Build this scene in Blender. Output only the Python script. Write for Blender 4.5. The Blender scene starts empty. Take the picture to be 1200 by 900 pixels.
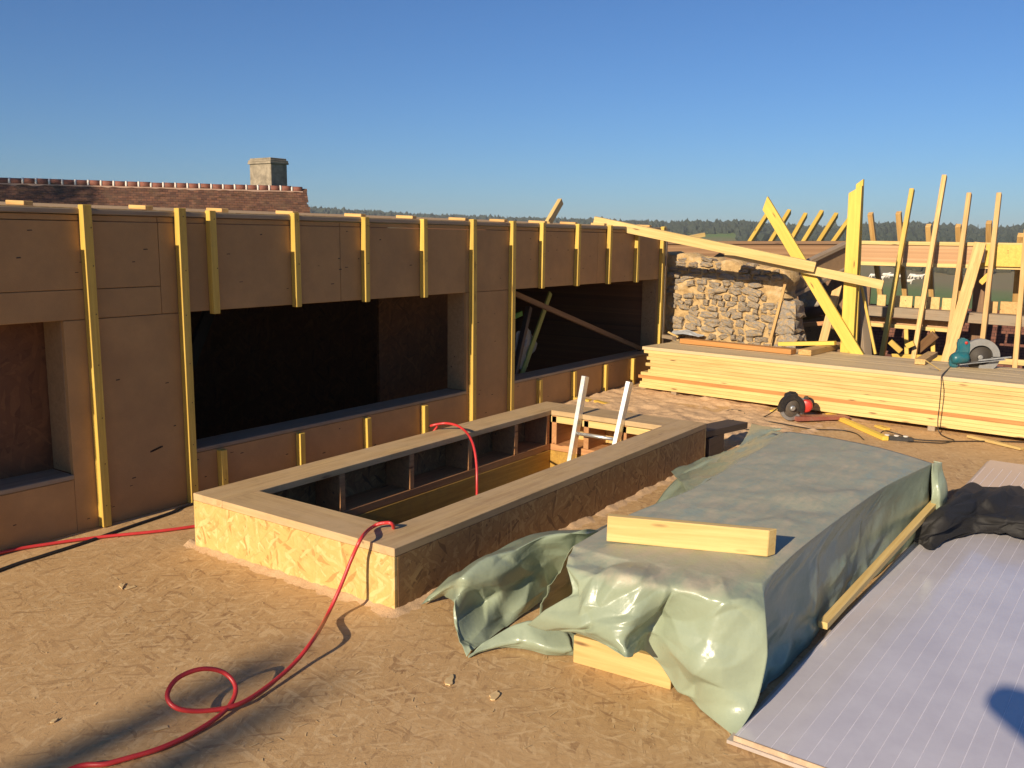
import bpy, bmesh, math, random
import numpy as np
from mathutils import Vector, Matrix, noise
random.seed(7); rng = np.random.default_rng(7)
S = bpy.context.scene; C = S.collection
V = Vector

# ------------------------------------------------------------------ camera
FPX, PITCH, ROLL, YAW, EYE = 1054.3, math.radians(9.300), math.radians(.7213), math.radians(34.9406), V((0, 0, 1.6))
fw = V((math.cos(YAW)*math.cos(PITCH), math.sin(YAW)*math.cos(PITCH), -math.sin(PITCH)))
rt = V((math.sin(YAW), -math.cos(YAW), 0)); up = rt.cross(fw)
cr, sr = math.cos(ROLL), math.sin(ROLL)
R_, U_ = cr*rt + sr*up, -sr*rt + cr*up
cd = bpy.data.cameras.new('camera'); cam = bpy.data.objects.new('camera', cd); C.objects.link(cam)
cd.sensor_width = 36; cd.lens = FPX*36/1200; cd.clip_start = .02; cd.clip_end = 6000
m3 = Matrix((R_, U_, -fw)).transposed(); cam.matrix_world = Matrix.Translation(EYE) @ m3.to_4x4()
S.camera = cam
# ------------------------------------------------------------------ light
SUN_EL, SUN_OFF = math.radians(22), math.radians(-.8)
w = bpy.data.worlds.new('World'); S.world = w; w.use_nodes = True
nt = w.node_tree; bg = nt.nodes['Background']
sky = nt.nodes.new('ShaderNodeTexSky'); sky.sky_type = 'NISHITA'; sky.sun_disc = False
sky.sun_elevation = SUN_EL; sky.sun_rotation = math.radians(270) + SUN_OFF
sky.air_density = 1.0; sky.dust_density = .35; sky.ozone_density = 3.5; sky.altitude = 100
tn = nt.nodes.new('ShaderNodeMix'); tn.data_type = 'RGBA'; tn.blend_type = 'MULTIPLY'; tn.inputs[0].default_value = 1
tn.inputs[7].default_value = (.50, .73, 1.04, 1)      # the clear, deep blue of that evening's air
nt.links.new(sky.outputs[0], tn.inputs[6]); nt.links.new(tn.outputs[2], bg.inputs[0]); bg.inputs[1].default_value = .066
sl = bpy.data.lights.new('sun', 'SUN'); sun = bpy.data.objects.new('sun', sl); C.objects.link(sun)
sl.energy = 5.0; sl.angle = math.radians(.53); sl.color = (1, .83, .6)
sd = V((math.cos(SUN_EL)*math.cos(SUN_OFF), -math.cos(SUN_EL)*math.sin(SUN_OFF), -math.sin(SUN_EL)))
sun.rotation_euler = sd.to_track_quat('-Z', 'Y').to_euler()
S.view_settings.view_transform = 'Standard'; S.view_settings.look = 'None'
S.view_settings.exposure = .5; S.view_settings.gamma = 1
S.render.resolution_x, S.render.resolution_y = 1024, 768

# ------------------------------------------------------------------ survey helpers (photo bearings to metres)
def ray(x, y):
    return R_*((x-600)/FPX) - U_*((y-450)/FPX) + fw
def at(x, y, ax, v):
    d = ray(x, y); t = (v-EYE[ax])/d[ax]; return EYE + d*t
def atp(x, y, p, n):
    d = ray(x, y); n = V(n); return EYE + d*((V(p)-EYE).dot(n)/d.dot(n))
def lin(r, g, b):
    f = lambda c: c/12.92 if c <= .04045 else ((c+.055)/1.055)**2.4
    return (f(r/255), f(g/255), f(b/255), 1)

# ------------------------------------------------------------------ materials
class NT:
    def __init__(s, name):
        s.m = bpy.data.materials.new(name); s.m.use_nodes = True
        s.t = s.m.node_tree; s.b = s.t.nodes['Principled BSDF']
    def n(s, typ, ins=None, **kw):
        nd = s.t.nodes.new('ShaderNode'+typ)
        for k, v in kw.items(): setattr(nd, k, v)
        for k, v in (ins or {}).items(): s.set(nd.inputs[k], v)
        return nd
    def set(s, inp, v):
        if isinstance(v, bpy.types.NodeSocket): s.t.links.new(v, inp)
        else: inp.default_value = v
    def ramp(s, f, stops, interp='LINEAR'):
        r = s.n('ValToRGB', {0: f}); e = r.color_ramp.elements; r.color_ramp.interpolation = interp
        while len(e) < len(stops): e.new(.5)
        for k, (p, c) in enumerate(stops):
            e[k].position = p; e[k].color = c if len(c) == 4 else (*c, 1)
        return r.outputs[0]
    def mix(s, f, a, b, mode='MIX'):
        x = s.n('Mix', data_type='RGBA', blend_type=mode)
        s.set(x.inputs[0], f); s.set(x.inputs[6], a); s.set(x.inputs[7], b); return x.outputs[2]
    def math(s, op, a, b=0.):
        x = s.n('Math', operation=op); s.set(x.inputs[0], a); s.set(x.inputs[1], b); return x.outputs[0]
    def coord(s, rand=True, scale=(1, 1, 1), rot=(0, 0, 0), src='Object'):
        tc = s.n('TexCoord').outputs[src]
        if rand:
            oi = s.n('ObjectInfo').outputs['Random']
            cx = s.n('CombineXYZ', {0: s.math('MULTIPLY', oi, 37.), 1: s.math('MULTIPLY', oi, 71.), 2: s.math('MULTIPLY', oi, 13.)})
            tc = s.n('VectorMath', {0: tc, 1: cx.outputs[0]}, operation='ADD').outputs[0]
        mp = s.n('Mapping', {0: tc, 2: rot, 3: scale}); return mp.outputs[0]
    def noise(s, vec, scale, detail=4, rough=.55, dist=0.):
        return s.n('TexNoise', {'Vector': vec, 'Scale': scale, 'Detail': detail, 'Roughness': rough, 'Distortion': dist}).outputs['Fac']
    def bump(s, h, strength, dist):
        s.set(s.b.inputs['Normal'], s.n('Bump', {'Height': h, 'Strength': strength, 'Distance': dist}).outputs[0])
    def col(s, c): s.set(s.b.inputs['Base Color'], c)
    def rough(s, r): s.set(s.b.inputs['Roughness'], r)

def tint(c, k): return (c[0]*k, c[1]*k, c[2]*k, 1)

def wood(name, a, b, dirt=.15, knots=True, rough=.62, vary=.22, weather=None):
    M = NT(name)
    g = M.noise(M.coord(scale=(1.1, 22, 22)), 1.6, 6, .6, .9)
    f = M.noise(M.coord(scale=(3, 160, 160)), 1.0, 3, .6)
    col = M.ramp(g, [(.32, b), (.62, a)])
    col = M.mix(M.math('MULTIPLY', M.math('SUBTRACT', f, .35), .5), col, tint(b, .8))
    if knots:
        k = M.n('TexVoronoi', {'Vector': M.coord(scale=(2.6, 13, 13)), 'Scale': 1.0, 'Randomness': 1.}).outputs['Distance']
        col = M.mix(M.ramp(k, [(.05, (1, 1, 1)), (.13, (0, 0, 0))]), col, (b[0]*.38, b[1]*.3, b[2]*.3, 1))
    if weather:
        wn = M.noise(M.coord(scale=(1, 3, 3)), 2.5, 5, .65)
        col = M.mix(M.ramp(wn, [(.38, (0, 0, 0)), (.66, (1, 1, 1))]), col, weather)
    d = M.noise(M.coord(), 7, 5, .7)
    col = M.mix(M.math('MULTIPLY', M.ramp(d, [(.5, (0, 0, 0)), (.8, (1, 1, 1))]), dirt), col, (.08, .055, .035, 1))
    oi = M.n('ObjectInfo').outputs['Random']
    br = M.math('ADD', M.math('MULTIPLY', oi, vary), 1-vary/2)
    hs = M.n('HueSaturation', {'Value': br, 'Color': col}); M.col(hs.outputs[0])
    M.rough(rough); M.bump(M.math('ADD', g, M.math('MULTIPLY', f, .5)), .25, .003)
    return M.m

def osb(name, dark, mid, light, plane='XY', contrast=1., dust=None, dust_amt=0., scale=1., bump=.5, rand=False):
    M = NT(name)
    tc = M.coord(rand=rand)
    sp = M.n('SeparateXYZ', {0: tc}).outputs
    ab = {'XY': (0, 1), 'XZ': (0, 2), 'YZ': (1, 2)}[plane]
    uv0 = M.n('CombineXYZ', {0: sp[ab[0]], 1: sp[ab[1]], 2: 0.}).outputs[0]
    wob = M.n('TexNoise', {'Vector': uv0, 'Scale': 7., 'Detail': 3.}, noise_dimensions='2D').outputs['Color']
    uv = M.n('VectorMath', {0: uv0, 1: M.n('VectorMath', {0: wob, 3: .05}, operation='SCALE').outputs[0]}, operation='ADD').outputs[0]
    col = M.ramp(M.noise(uv, 16, 5, .7), [(.3, dark), (.5, mid), (.7, light)]); h = None
    for i, (ang, thr, sx, sy) in enumerate(((24, .0, 13, 52), (118, .4, 12, 60), (63, .5, 10, 46), (151, .5, 11, 70), (-21, .6, 9, 44), (97, .66, 8, 60), (41, .74, 10, 64))):
        mp = M.n('Mapping', {0: uv, 1: (i*3.7, i*1.9, 0), 2: (0, 0, math.radians(ang)), 3: (1, 1, 1)}).outputs[0]
        mp = M.n('Mapping', {0: mp, 3: (sx*scale, sy*scale, 1)}).outputs[0]
        v = M.n('TexVoronoi', {'Vector': mp, 'Scale': 1.}, voronoi_dimensions='2D')
        rgb = M.n('SeparateColor', {0: v.outputs['Color']}).outputs
        fl = M.ramp(rgb[0], [(0., dark), (.16, mid), (.6, mid), (1., light)])
        fl = M.mix(M.ramp(v.outputs['Distance'], [(.5, (0, 0, 0)), (.85, (.35, .35, .35))]), fl, tint(dark, .8))
        mask = M.math('GREATER_THAN', rgb[1], thr)
        col = M.mix(M.math('MULTIPLY', mask, contrast), col, fl)
        hh = M.math('MULTIPLY', mask, rgb[2]); h = hh if h is None else M.math('MAXIMUM', h, hh)
    fine = M.noise(uv, 130, 3, .7)
    col = M.mix(M.math('MULTIPLY', fine, .35), col, tint(dark, .75))
    big = M.noise(tc, 1.1, 5, .6)
    if dust:
        dm = M.ramp(M.math('ADD', big, M.math('MULTIPLY', fine, .25)), [(.45, (0, 0, 0)), (.75, (1, 1, 1))])
        col = M.mix(M.math('MULTIPLY', dm, dust_amt), col, dust)
    else:
        col = M.mix(M.math('MULTIPLY', M.ramp(big, [(.45, (0, 0, 0)), (.75, (1, 1, 1))]), .3), col, tint(mid, .72))
    M.col(col); M.rough(.7); M.bump(M.math('ADD', h, M.math('MULTIPLY', fine, .35)), bump, .003)
    return M.m

def plain(name, c, rough=.5, metal=0., var=.15, scale=18, bump=0., bscale=60, coat=0., dirt=None, dirt_amt=.4, src='Object'):
    M = NT(name); co = M.coord(src=src)
    n = M.noise(co, scale, 5, .65)
    col = M.ramp(n, [(.25, tint(c, 1-var)), (.75, tint(c, 1+var))])
    if dirt: col = M.mix(M.math('MULTIPLY', M.ramp(M.noise(co, scale*.4, 6, .7), [(.45, (0, 0, 0)), (.7, (1, 1, 1))]), dirt_amt), col, dirt)
    M.col(col); M.rough(M.math('ADD', M.math('MULTIPLY', n, .2), rough-.1)); M.b.inputs['Metallic'].default_value = metal
    if coat: M.b.inputs['Coat Weight'].default_value = coat
    if bump: M.bump(M.noise(co, bscale, 4, .6), bump, .004)
    return M.m

YEL = wood('yellow_timber', (.62, .425, .08, 1), (.50, .31, .05, 1), .16)
YELB = wood('bright_yellow_timber', (.68, .475, .075, 1), (.56, .37, .05, 1), .08)
PINE = wood('pine_timber', (.63, .46, .185, 1), (.50, .335, .115, 1), .06)
PINEO = wood('orange_pine', (.46, .22, .065, 1), (.36, .155, .04, 1), .06)
STUD = wood('rafter_timber', (.62, .40, .15, 1), (.45, .25, .08, 1), .1)
DUSTP = wood('dusty_pine', (.60, .455, .25, 1), (.48, .34, .165, 1), .1, weather=(.50, .385, .23, 1))
GREY = wood('weathered_timber', (.34, .25, .16, 1), (.22, .15, .09, 1), .2, weather=(.26, .21, .15, 1))
TOPB = wood('curb_board', (.56, .39, .19, 1), (.38, .24, .11, 1), .25, weather=(.50, .35, .19, 1))
BROWN = wood('brown_timber', (.20, .11, .05, 1), (.12, .06, .03, 1), .2)
REDW = wood('frame_timber', (.50, .25, .10, 1), (.36, .16, .06, 1), .2)
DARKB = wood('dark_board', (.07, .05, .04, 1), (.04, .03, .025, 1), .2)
JAMB = wood('jamb_board', (.34, .21, .10, 1), (.25, .15, .07, 1), .2)
FIBRE = plain('fibreboard', (.42, .238, .092, 1), .75, var=.14, scale=5, bump=.3, bscale=140, dirt=(.31, .17, .07, 1), dirt_amt=.6)
OSBF = osb('deck_osb', (.24, .125, .05, 1), (.55, .345, .15, 1), (.74, .53, .28, 1), 'XY', .66, (.62, .395, .19, 1), .35, scale=1.3, bump=.9)
OA, OB_, OC = (.36, .18, .045, 1), (.60, .41, .135, 1), (.74, .58, .26, 1)
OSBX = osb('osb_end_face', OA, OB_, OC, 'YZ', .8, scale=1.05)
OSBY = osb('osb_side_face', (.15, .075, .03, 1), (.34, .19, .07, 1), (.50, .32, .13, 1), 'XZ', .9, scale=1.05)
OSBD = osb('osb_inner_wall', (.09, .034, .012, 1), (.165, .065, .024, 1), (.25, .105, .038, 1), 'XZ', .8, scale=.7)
OSBW = osb('osb_joist_web', (.30, .16, .075, 1), (.46, .265, .13, 1), (.58, .37, .20, 1), 'YZ', .8, scale=.8)
SHAFT = wood('shaft_board', (.50, .29, .05, 1), (.36, .19, .03, 1), .3)
DUST = plain('sawdust', (.58, .385, .215, 1), .95, var=.16, scale=40, bump=.9, bscale=160)
CHIP = plain('wood_chip', (.62, .44, .22, 1), .8, var=.35, scale=9)
HOSE = plain('red_hose', (.50, .035, .035, 1), .38, var=.12)
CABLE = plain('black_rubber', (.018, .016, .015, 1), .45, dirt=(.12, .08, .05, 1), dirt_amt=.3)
ALU = plain('aluminium', (.78, .78, .76, 1), .38, .85, var=.06, dirt=(.4, .36, .3, 1), dirt_amt=.3)
STEEL = plain('tool_metal', (.42, .43, .43, 1), .42, .7, var=.12, dirt=(.16, .13, .10, 1), dirt_amt=.5)
TEAL = plain('teal_plastic', (.0, .10, .13, 1), .4, var=.1, dirt=(.2, .16, .1, 1), dirt_amt=.25)
REDP = plain('red_plastic', (.45, .03, .02, 1), .4, var=.1, dirt=(.2, .12, .08, 1), dirt_amt=.35)
BLACK = plain('black_plastic', (.015, .015, .016, 1), .5, dirt=(.1, .075, .05, 1), dirt_amt=.35)
RAIL = plain('dusty_red_rail', (.30, .10, .07, 1), .5, .3, dirt=(.35, .27, .2, 1), dirt_amt=.6)
CLOTH = plain('black_cloth', (.012, .011, .011, 1), .75, var=.2, bump=.5, bscale=90)
SKIN = plain('skin', (.45, .26, .18, 1), .5)
DENIM = plain('blue_cloth', (.04, .06, .12, 1), .8)
WHITE = plain('white_mortar', (.72, .66, .58, 1), .8, dirt=(.4, .3, .22, 1), dirt_amt=.4)

# ------------------------------------------------------------------ object helpers
def mark(o, label=None, cat=None, group=None, kind=None):
    for k, v in (('label', label), ('category', cat), ('group', group), ('kind', kind)):
        if v: o[k] = v
    return o
def thing(name, loc, label, cat, group=None):
    o = bpy.data.objects.new(name, None); C.objects.link(o); o.location = loc; o.empty_display_size = .1
    return mark(o, label, cat, group)
def wm(o):
    m = Matrix.LocRotScale(o.location, o.rotation_euler, o.scale)
    return (wm(o.parent) @ o.matrix_parent_inverse @ m) if o.parent else m
def child(o, parent):
    if parent is not None:
        o.parent = parent; o.matrix_parent_inverse = wm(parent).inverted()
    return o
def link(name, me, parent=None, mw=None):
    o = bpy.data.objects.new(name, me); C.objects.link(o)
    if mw is not None:
        o.location, q, o.scale = mw.decompose(); o.rotation_euler = q.to_euler()
    return child(o, parent)
def mesh(name, vs, fs, mats, smooth=False, mi=None):
    me = bpy.data.meshes.new(name); me.from_pydata([tuple(v) for v in vs], [], fs); me.update()
    for m in (mats if isinstance(mats, (list, tuple)) else [mats]): me.materials.append(m)
    if mi is not None: me.polygons.foreach_set('material_index', mi)
    if smooth: me.polygons.foreach_set('use_smooth', [True]*len(me.polygons))
    return me
def fix(me):
    bm = bmesh.new(); bm.from_mesh(me); bmesh.ops.recalc_face_normals(bm, faces=bm.faces); bm.to_mesh(me); bm.free(); return me
def bbox_bm(bm, a, b):
    r = bmesh.ops.create_cube(bm, size=1); a, b = V(a), V(b)
    for v in r['verts']: v.co = V([(a[i]+b[i])/2+v.co[i]*(b[i]-a[i]) for i in range(3)])
    return r['verts']
def box(name, a, b, mat, parent=None, bev=.003):
    """a board given by two opposite corners"""
    a, b = V(a), V(b); c = (a+b)/2
    bm = bmesh.new(); bbox_bm(bm, a-c, b-c)
    if bev: bmesh.ops.bevel(bm, geom=bm.edges[:], offset=bev, segments=1, affect='EDGES')
    me = bpy.data.meshes.new(name); bm.to_mesh(me); bm.free(); me.materials.append(mat)
    o = link(name, me, None, Matrix.Translation(c)); return child(o, parent)
def frame_of(p0, p1, upv):
    x = (V(p1)-V(p0)); L = x.length; x = x/L; u = V(upv); y = u.cross(x).normalized(); z = x.cross(y)
    return Matrix((x, y, z)).transposed().to_4x4(), L
CACHE = {}
def plank(name, p0, p1, wd, th, mat, parent=None, upv=(0, 0, 1), cut=0., bev=.0025, bow=0.):
    """a length of timber from p0 to p1; grain runs along its own x axis; cut slants the far end"""
    R, L = frame_of(p0, p1, upv); key = (round(L, 2), wd, th, mat.name, cut, bow)
    if key not in CACHE:
        bm = bmesh.new(); bbox_bm(bm, (-L/2, -wd/2, -th/2), (L/2, wd/2, th/2))
        if cut:
            for v in bm.verts:
                if v.co.x > 0: v.co.x += cut*v.co.y/wd
        if bow:
            bmesh.ops.subdivide_edges(bm, edges=[e for e in bm.edges if abs((e.verts[0].co-e.verts[1].co).x) > L*.5], cuts=6)
            for v in bm.verts: v.co.z += bow*(1-(2*v.co.x/L)**2)
        else: bmesh.ops.bevel(bm, geom=bm.edges[:], offset=bev, segments=1, affect='EDGES')
        me = bpy.data.meshes.new(name); bm.to_mesh(me); bm.free(); me.materials.append(mat); CACHE[key] = me
    return link(name, CACHE[key], parent, Matrix.Translation((V(p0)+V(p1))/2) @ R)
def spline(pts, n):
    P = [V(p) for p in pts]; P = [P[0]*2-P[1]]+P+[P[-1]*2-P[-2]]; out = []
    for i in range(1, len(P)-2):
        for k in range(n):
            t = k/n; a, b, c, d = P[i-1:i+3]
            out.append(.5*((2*b)+(c-a)*t+(2*a-5*b+4*c-d)*t*t+(3*b-a-3*c+d)*t**3))
    return out+[P[-2]]
def tube_data(path, r, sides=8):
    vs, fs = [], []; n = len(path); prev = None
    for i, p in enumerate(path):
        t = (path[min(i+1, n-1)]-path[max(i-1, 0)]).normalized()
        a = (prev if prev is not None else (V((0, 0, 1)) if abs(t.z) < .9 else V((1, 0, 0))))
        a = (a-t*a.dot(t)).normalized(); prev = a; b = t.cross(a); rr = r[i] if hasattr(r, '__len__') else r
        vs += [p+(a*math.cos(2*math.pi*k/sides)+b*math.sin(2*math.pi*k/sides))*rr for k in range(sides)]
    for i in range(n-1):
        for k in range(sides):
            k2 = (k+1) % sides; fs.append((i*sides+k, i*sides+k2, (i+1)*sides+k2, (i+1)*sides+k))
    fs += [tuple(range(sides))[::-1], tuple(range((n-1)*sides, n*sides))]
    return vs, fs
def tube(name, pts, r, mat, parent=None, n=8, sides=8):
    path = spline(pts, n); o_ = path[0].copy()
    vs, fs = tube_data([p-o_ for p in path], r, sides)
    return link(name, mesh(name, vs, fs, mat, True), parent, Matrix.Translation(o_))
def prism(name, prof, th, mat, parent, mw, bev=.003, smooth=False):
    """outline in local x/z, extruded along local y"""
    bm = bmesh.new(); f = bm.faces.new([bm.verts.new((x, -th/2, z)) for x, z in prof])
    r = bmesh.ops.extrude_face_region(bm, geom=[f]); bmesh.ops.translate(bm, vec=(0, th, 0), verts=[v for v in r['geom'] if isinstance(v, bmesh.types.BMVert)])
    bmesh.ops.recalc_face_normals(bm, faces=bm.faces)
    if bev: bmesh.ops.bevel(bm, geom=[e for e in bm.edges if e.calc_face_angle(0) > .5], offset=bev, segments=2, affect='EDGES')
    me = bpy.data.meshes.new(name); bm.to_mesh(me); bm.free(); me.materials.append(mat)
    return link(name, me, parent, mw)
def fbm(p, s, o=4):
    return noise.fractal(V(p)*s, .9, 2.1, o)

# ------------------------------------------------------------------ ground, hills, far wood
def smooth01(t): t = np.clip(t, 0, 1); return t*t*(3-2*t)
AZ = np.radians([-40, -10, 2, 5, 8, 11, 13.5, 15, 18, 21, 26, 31, 37, 42, 48, 55, 90])
EL = np.array([17, 17, 17, 16, 14, 19, 18, 15, 15, 19, 17, 19, 21, 24, 28, 34, 36])/1054
def terrain(x, y):
    r = np.hypot(x, y); a = np.arctan2(y, x)
    el = np.interp(a, AZ, EL); left = smooth01((np.degrees(a)-28)/14)
    top = 1.6 + el*720 - 4.2
    base = -4.8 - smooth01((r-30)/130)*3.0
    z = base + (top-base)*smooth01((r-170-60*left)/(520-30*left)) - smooth01((r-800)/800)*14
    return z + .8*np.sin(x*.021+1)*np.cos(y*.017)*smooth01((r-60)/100)
rr = np.concatenate([np.linspace(0, 60, 10), np.geomspace(70, 3500, 70)]); aa = np.linspace(-math.pi, math.pi, 241)[:-1]
vs, fs = [], []
for r in rr:
    xs, ys = r*np.cos(aa), r*np.sin(aa); vs += list(zip(xs, ys, terrain(xs, ys)))
n = len(aa)
for i in range(len(rr)-1):
    for k in range(n): fs.append((i*n+k, i*n+(k+1) % n, (i+1)*n+(k+1) % n, (i+1)*n+k))
M = NT('meadow'); co = M.coord(rand=False)
g = M.ramp(M.noise(co, .35, 6, .7), [(.3, (.06, .15, .006)), (.55, (.085, .19, .01)), (.75, (.16, .20, .03))])
f = M.ramp(M.noise(co, .006, 3, .5), [(.42, (0, 0, 0)), (.56, (1, 1, 1))])
M.col(M.mix(f, g, (.20, .155, .06, 1))); M.rough(.9); M.bump(M.noise(co, 3, 4, .7), .6, .1)
mark(link('meadow_ground', mesh('meadow_ground', vs, fs, M.m, True)), kind='structure')

def leaf_mat(name, a, b):
    M = NT(name); co = M.coord(rand=False, src='Object')
    M.col(M.ramp(M.noise(co, .12, 5, .8), [(.3, a), (.72, b)])); M.rough(.8); M.bump(M.noise(co, 2.2, 4, .8), 1., .5); return M.m
LEAF = leaf_mat('wood_foliage', (.017, .032, .023), (.046, .058, .036))
bm = bmesh.new(); bmesh.ops.create_icosphere(bm, subdivisions=1, radius=1)
ico_v = np.array([v.co[:] for v in bm.verts]); ico_f = np.array([[v.index for v in f.verts] for f in bm.faces]); bm.free()
def crowns(name, pts, hs, ws, mat, conifer):
    av, af, off = [], [], 0
    for (x, y, z), h, wd, cf in zip(pts, hs, ws, conifer):
        j = ico_v*(1+rng.normal(0, .24, (len(ico_v), 1)))
        if cf: k = np.clip((1-j[:, 2:3])/2, .06, 1); j = np.hstack([j[:, :2]*k*1.2, j[:, 2:3]])
        q = j*[wd/2, wd/2, h*.55] + [x, y, z+h*.5]
        av.append(q); af.append(ico_f+off); off += len(q)
    av = np.vstack(av); af = np.vstack(af)
    return mesh(name, av.tolist(), af.tolist(), mat)
pts, hs, ws, cf = [], [], [], []
for k in range(12500):
    a = math.radians(rng.uniform(-12, 68)); dl = math.degrees(a)
    lo = 330 if dl < 16 else (420 if dl < 30 else 610)
    r = math.sqrt(rng.uniform(lo**2, 830**2)); x, y = r*math.cos(a), r*math.sin(a)
    if noise.noise(V((x*.011, y*.011, 3))) < -.25 and r < 640: continue
    h = rng.uniform(3.2, 6.2); pts.append((x, y, float(terrain(np.array(x), np.array(y)))-1)); hs.append(h); ws.append(h*rng.uniform(.6, 1.0)); cf.append(rng.random() < .3)
mark(link('distant_forest', crowns('distant_forest', pts, hs, ws, LEAF, cf)), kind='stuff')
HEDGE = leaf_mat('hedge_foliage', (.035, .042, .018), (.10, .085, .04))
pts, hs, ws = [], [], []
for k in range(1000):
    a = math.radians(rng.uniform(-6, 20)); r = rng.uniform(275, 320)+22*math.sin(a*30)
    h = rng.uniform(1.4, 3.6); x, y = r*math.cos(a), r*math.sin(a)
    pts.append((x, y, float(terrain(np.array(x), np.array(y)))-.5)); hs.append(h); ws.append(h*rng.uniform(.8, 1.3))
mark(link('far_hedgerow', crowns('far_hedgerow', pts, hs, ws, HEDGE, [False]*1000)), kind='stuff')

# white cattle on the meadow
COW = plain('white_hide', (.75, .70, .60, 1), .8, var=.1, scale=2)
def cow_mesh(grazing):
    ring = [(-1.05, 1.05, .10, .12), (-.95, 1.1, .30, .32), (-.5, 1.08, .36, .40), (0, 1.02, .40, .44), (.5, 1.1, .36, .42), (.8, 1.18, .26, .34)]
    ring += [(1.05, 1.0, .17, .2), (1.25, .6, .14, .17), (1.42, .3, .13, .13), (1.55, .12, .08, .09)] if grazing else [(1.05, 1.4, .18, .22), (1.3, 1.55, .15, .18), (1.5, 1.5, .13, .14), (1.72, 1.38, .08, .09)]
    vs, fs, n = [], [], 10
    for x, z, a, b in ring: vs += [V((x, a*math.cos(t*2*math.pi/n), z+b*math.sin(t*2*math.pi/n))) for t in range(n)]
    for i in range(len(ring)-1):
        for k in range(n): fs.append((i*n+k, i*n+(k+1) % n, (i+1)*n+(k+1) % n, (i+1)*n+k))
    fs += [tuple(range(n)), tuple(range((len(ring)-1)*n, len(ring)*n))[::-1]]
    for x, y in ((-.75, .2), (-.75, -.2), (.55, .18), (.55, -.18)):
        b = x < 0
        v2, f2 = tube_data([V((x, y, .95)), V((x+(.1 if b else 0), y, .62)), V((x-(.1 if b else 0), y, .42)), V((x, y, .08)), V((x+.05, y, 0))], [.14, .09, .06, .05, .06], 6)
        o = len(vs); vs += v2; fs += [tuple(i+o for i in f) for f in f2]
    v2, f2 = tube_data([V((-1.05, 0, 1.2)), V((-1.18, 0, .9)), V((-1.15, 0, .45))], [.04, .03, .05], 5); o = len(vs); vs += v2; fs += [tuple(i+o for i in f) for f in f2]
    return fix(mesh('cow', vs, fs, COW, True))
cm = [cow_mesh(True), cow_mesh(False)]
for i, (px, py, g) in enumerate([(1023, 326, 1), (1032, 329, 0), (1038, 325, 0), (1044, 326, 1), (1065, 333, 0), (1069, 326, 1), (1073, 327, 1), (1078, 327, 0), (1020, 337, 0), (1054, 327, 1)]):
    d = ray(px, py); t = 40.
    while t < 400 and (EYE+d*t).z > float(terrain(np.array((EYE+d*t).x), np.array((EYE+d*t).y))): t += .5
    p = EYE+d*t
    mark(link('cow', cm[1-g], None, Matrix.Translation(p-V((0, 0, .1))) @ Matrix.Rotation([2.3, 5.2, -.9, 2, 5.4, 2.4, 1.9, 5.3, 2.1, 5.0][i], 4, 'Z') @ Matrix.Scale(.8, 4)),
         'tiny white animal grazing on the far green meadow', 'cow', 'white animals on the far meadow')

# ------------------------------------------------------------------ roof deck
DX0, DX1, DY0, DY1 = -7., 10.22, -6., 4.566
CX0, CX1, CY0, CY1 = 2.72, 6.05, 2.50, 3.885           # curb outer
IX0, IX1, IY0, IY1 = 2.95, 5.76, 2.715, 3.655          # curb opening
HX0, HX1, HY0, HY1 = IX0-.1, IX1+.1, IY0-.1, IY1+.1    # hole in the deck
def slab(x0, y0, x1, y1):
    return [(x0, y0, 0), (x1, y0, 0), (x1, y1, 0), (x0, y1, 0)]
vs, fs = [], []
for q in ((DX0, DY0, DX1, HY0), (DX0, HY1, DX1, DY1), (DX0, HY0, HX0, HY1), (HX1, HY0, DX1, HY1)):
    o = len(vs); vs += slab(*q); fs.append((o, o+1, o+2, o+3))
o = len(vs); vs += [(DX0, DY0, 0), (DX1, DY0, 0), (DX1, DY0, -.3), (DX0, DY0, -.3), (DX1, DY1, 0), (DX1, DY1, -.3)]
fs += [(o+3, o+2, o+1, o), (o+1, o+2, o+5, o+4)]
deck = mark(link('roof_deck', mesh('roof_deck', vs, fs, OSBF)), kind='structure')

# sawdust drifts (low relief heightfields lying on the deck)
def drift(x0, x1, y0, y1, fn, step=.022):
    nx, ny = int((x1-x0)/step), int((y1-y0)/step); vs, fs = [], []
    for i in range(nx+1):
        for j in range(ny+1):
            x, y = x0+i*step, y0+j*step; vs.append((x, y, max(-.004, fn(x, y))))
    ok = [v[2] > -.0039 for v in vs]
    for i in range(nx):
        for j in range(ny):
            q = (i*(ny+1)+j, (i+1)*(ny+1)+j, (i+1)*(ny+1)+j+1, i*(ny+1)+j+1)
            if any(ok[k] for k in q): fs.append(q)
    return vs, fs
def d_far(x, y):
    e = min(1, (x-6.3)/.7, (y-1.9)/.8, (8.9-x)/.25, (4.55-y)/.06)
    return .02*fbm((x, y, 1), 2.4)+.02*fbm((x, y, 5), 8, 4) - .004 + .016*max(-1, e)
def d_curb(x, y):
    d = max(CX0-x, CY0-y, 0) if (x < CX0 or y < CY0) else 0
    return .02*math.exp(-d/.035)*(1+.9*fbm((x, y, 2), 11)) - .005 + .004*fbm((x, y, 7), 30, 2)
vs, fs = drift(6.2, 8.9, 1.6, 4.56, d_far); v2, f2 = drift(2.42, 6.1, 2.25, 3.95, d_curb)
inside = lambda v: v[0] > CX0+.02 and v[1] > CY0+.02
f2 = [f for f in f2 if not all(inside(v2[k]) for k in f)]
o = len(vs); vs += v2; fs += [tuple(i+o for i in f) for f in f2]
mark(link('sawdust_drift', mesh('sawdust_drift', vs, fs, DUST, True)), kind='stuff')
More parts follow.
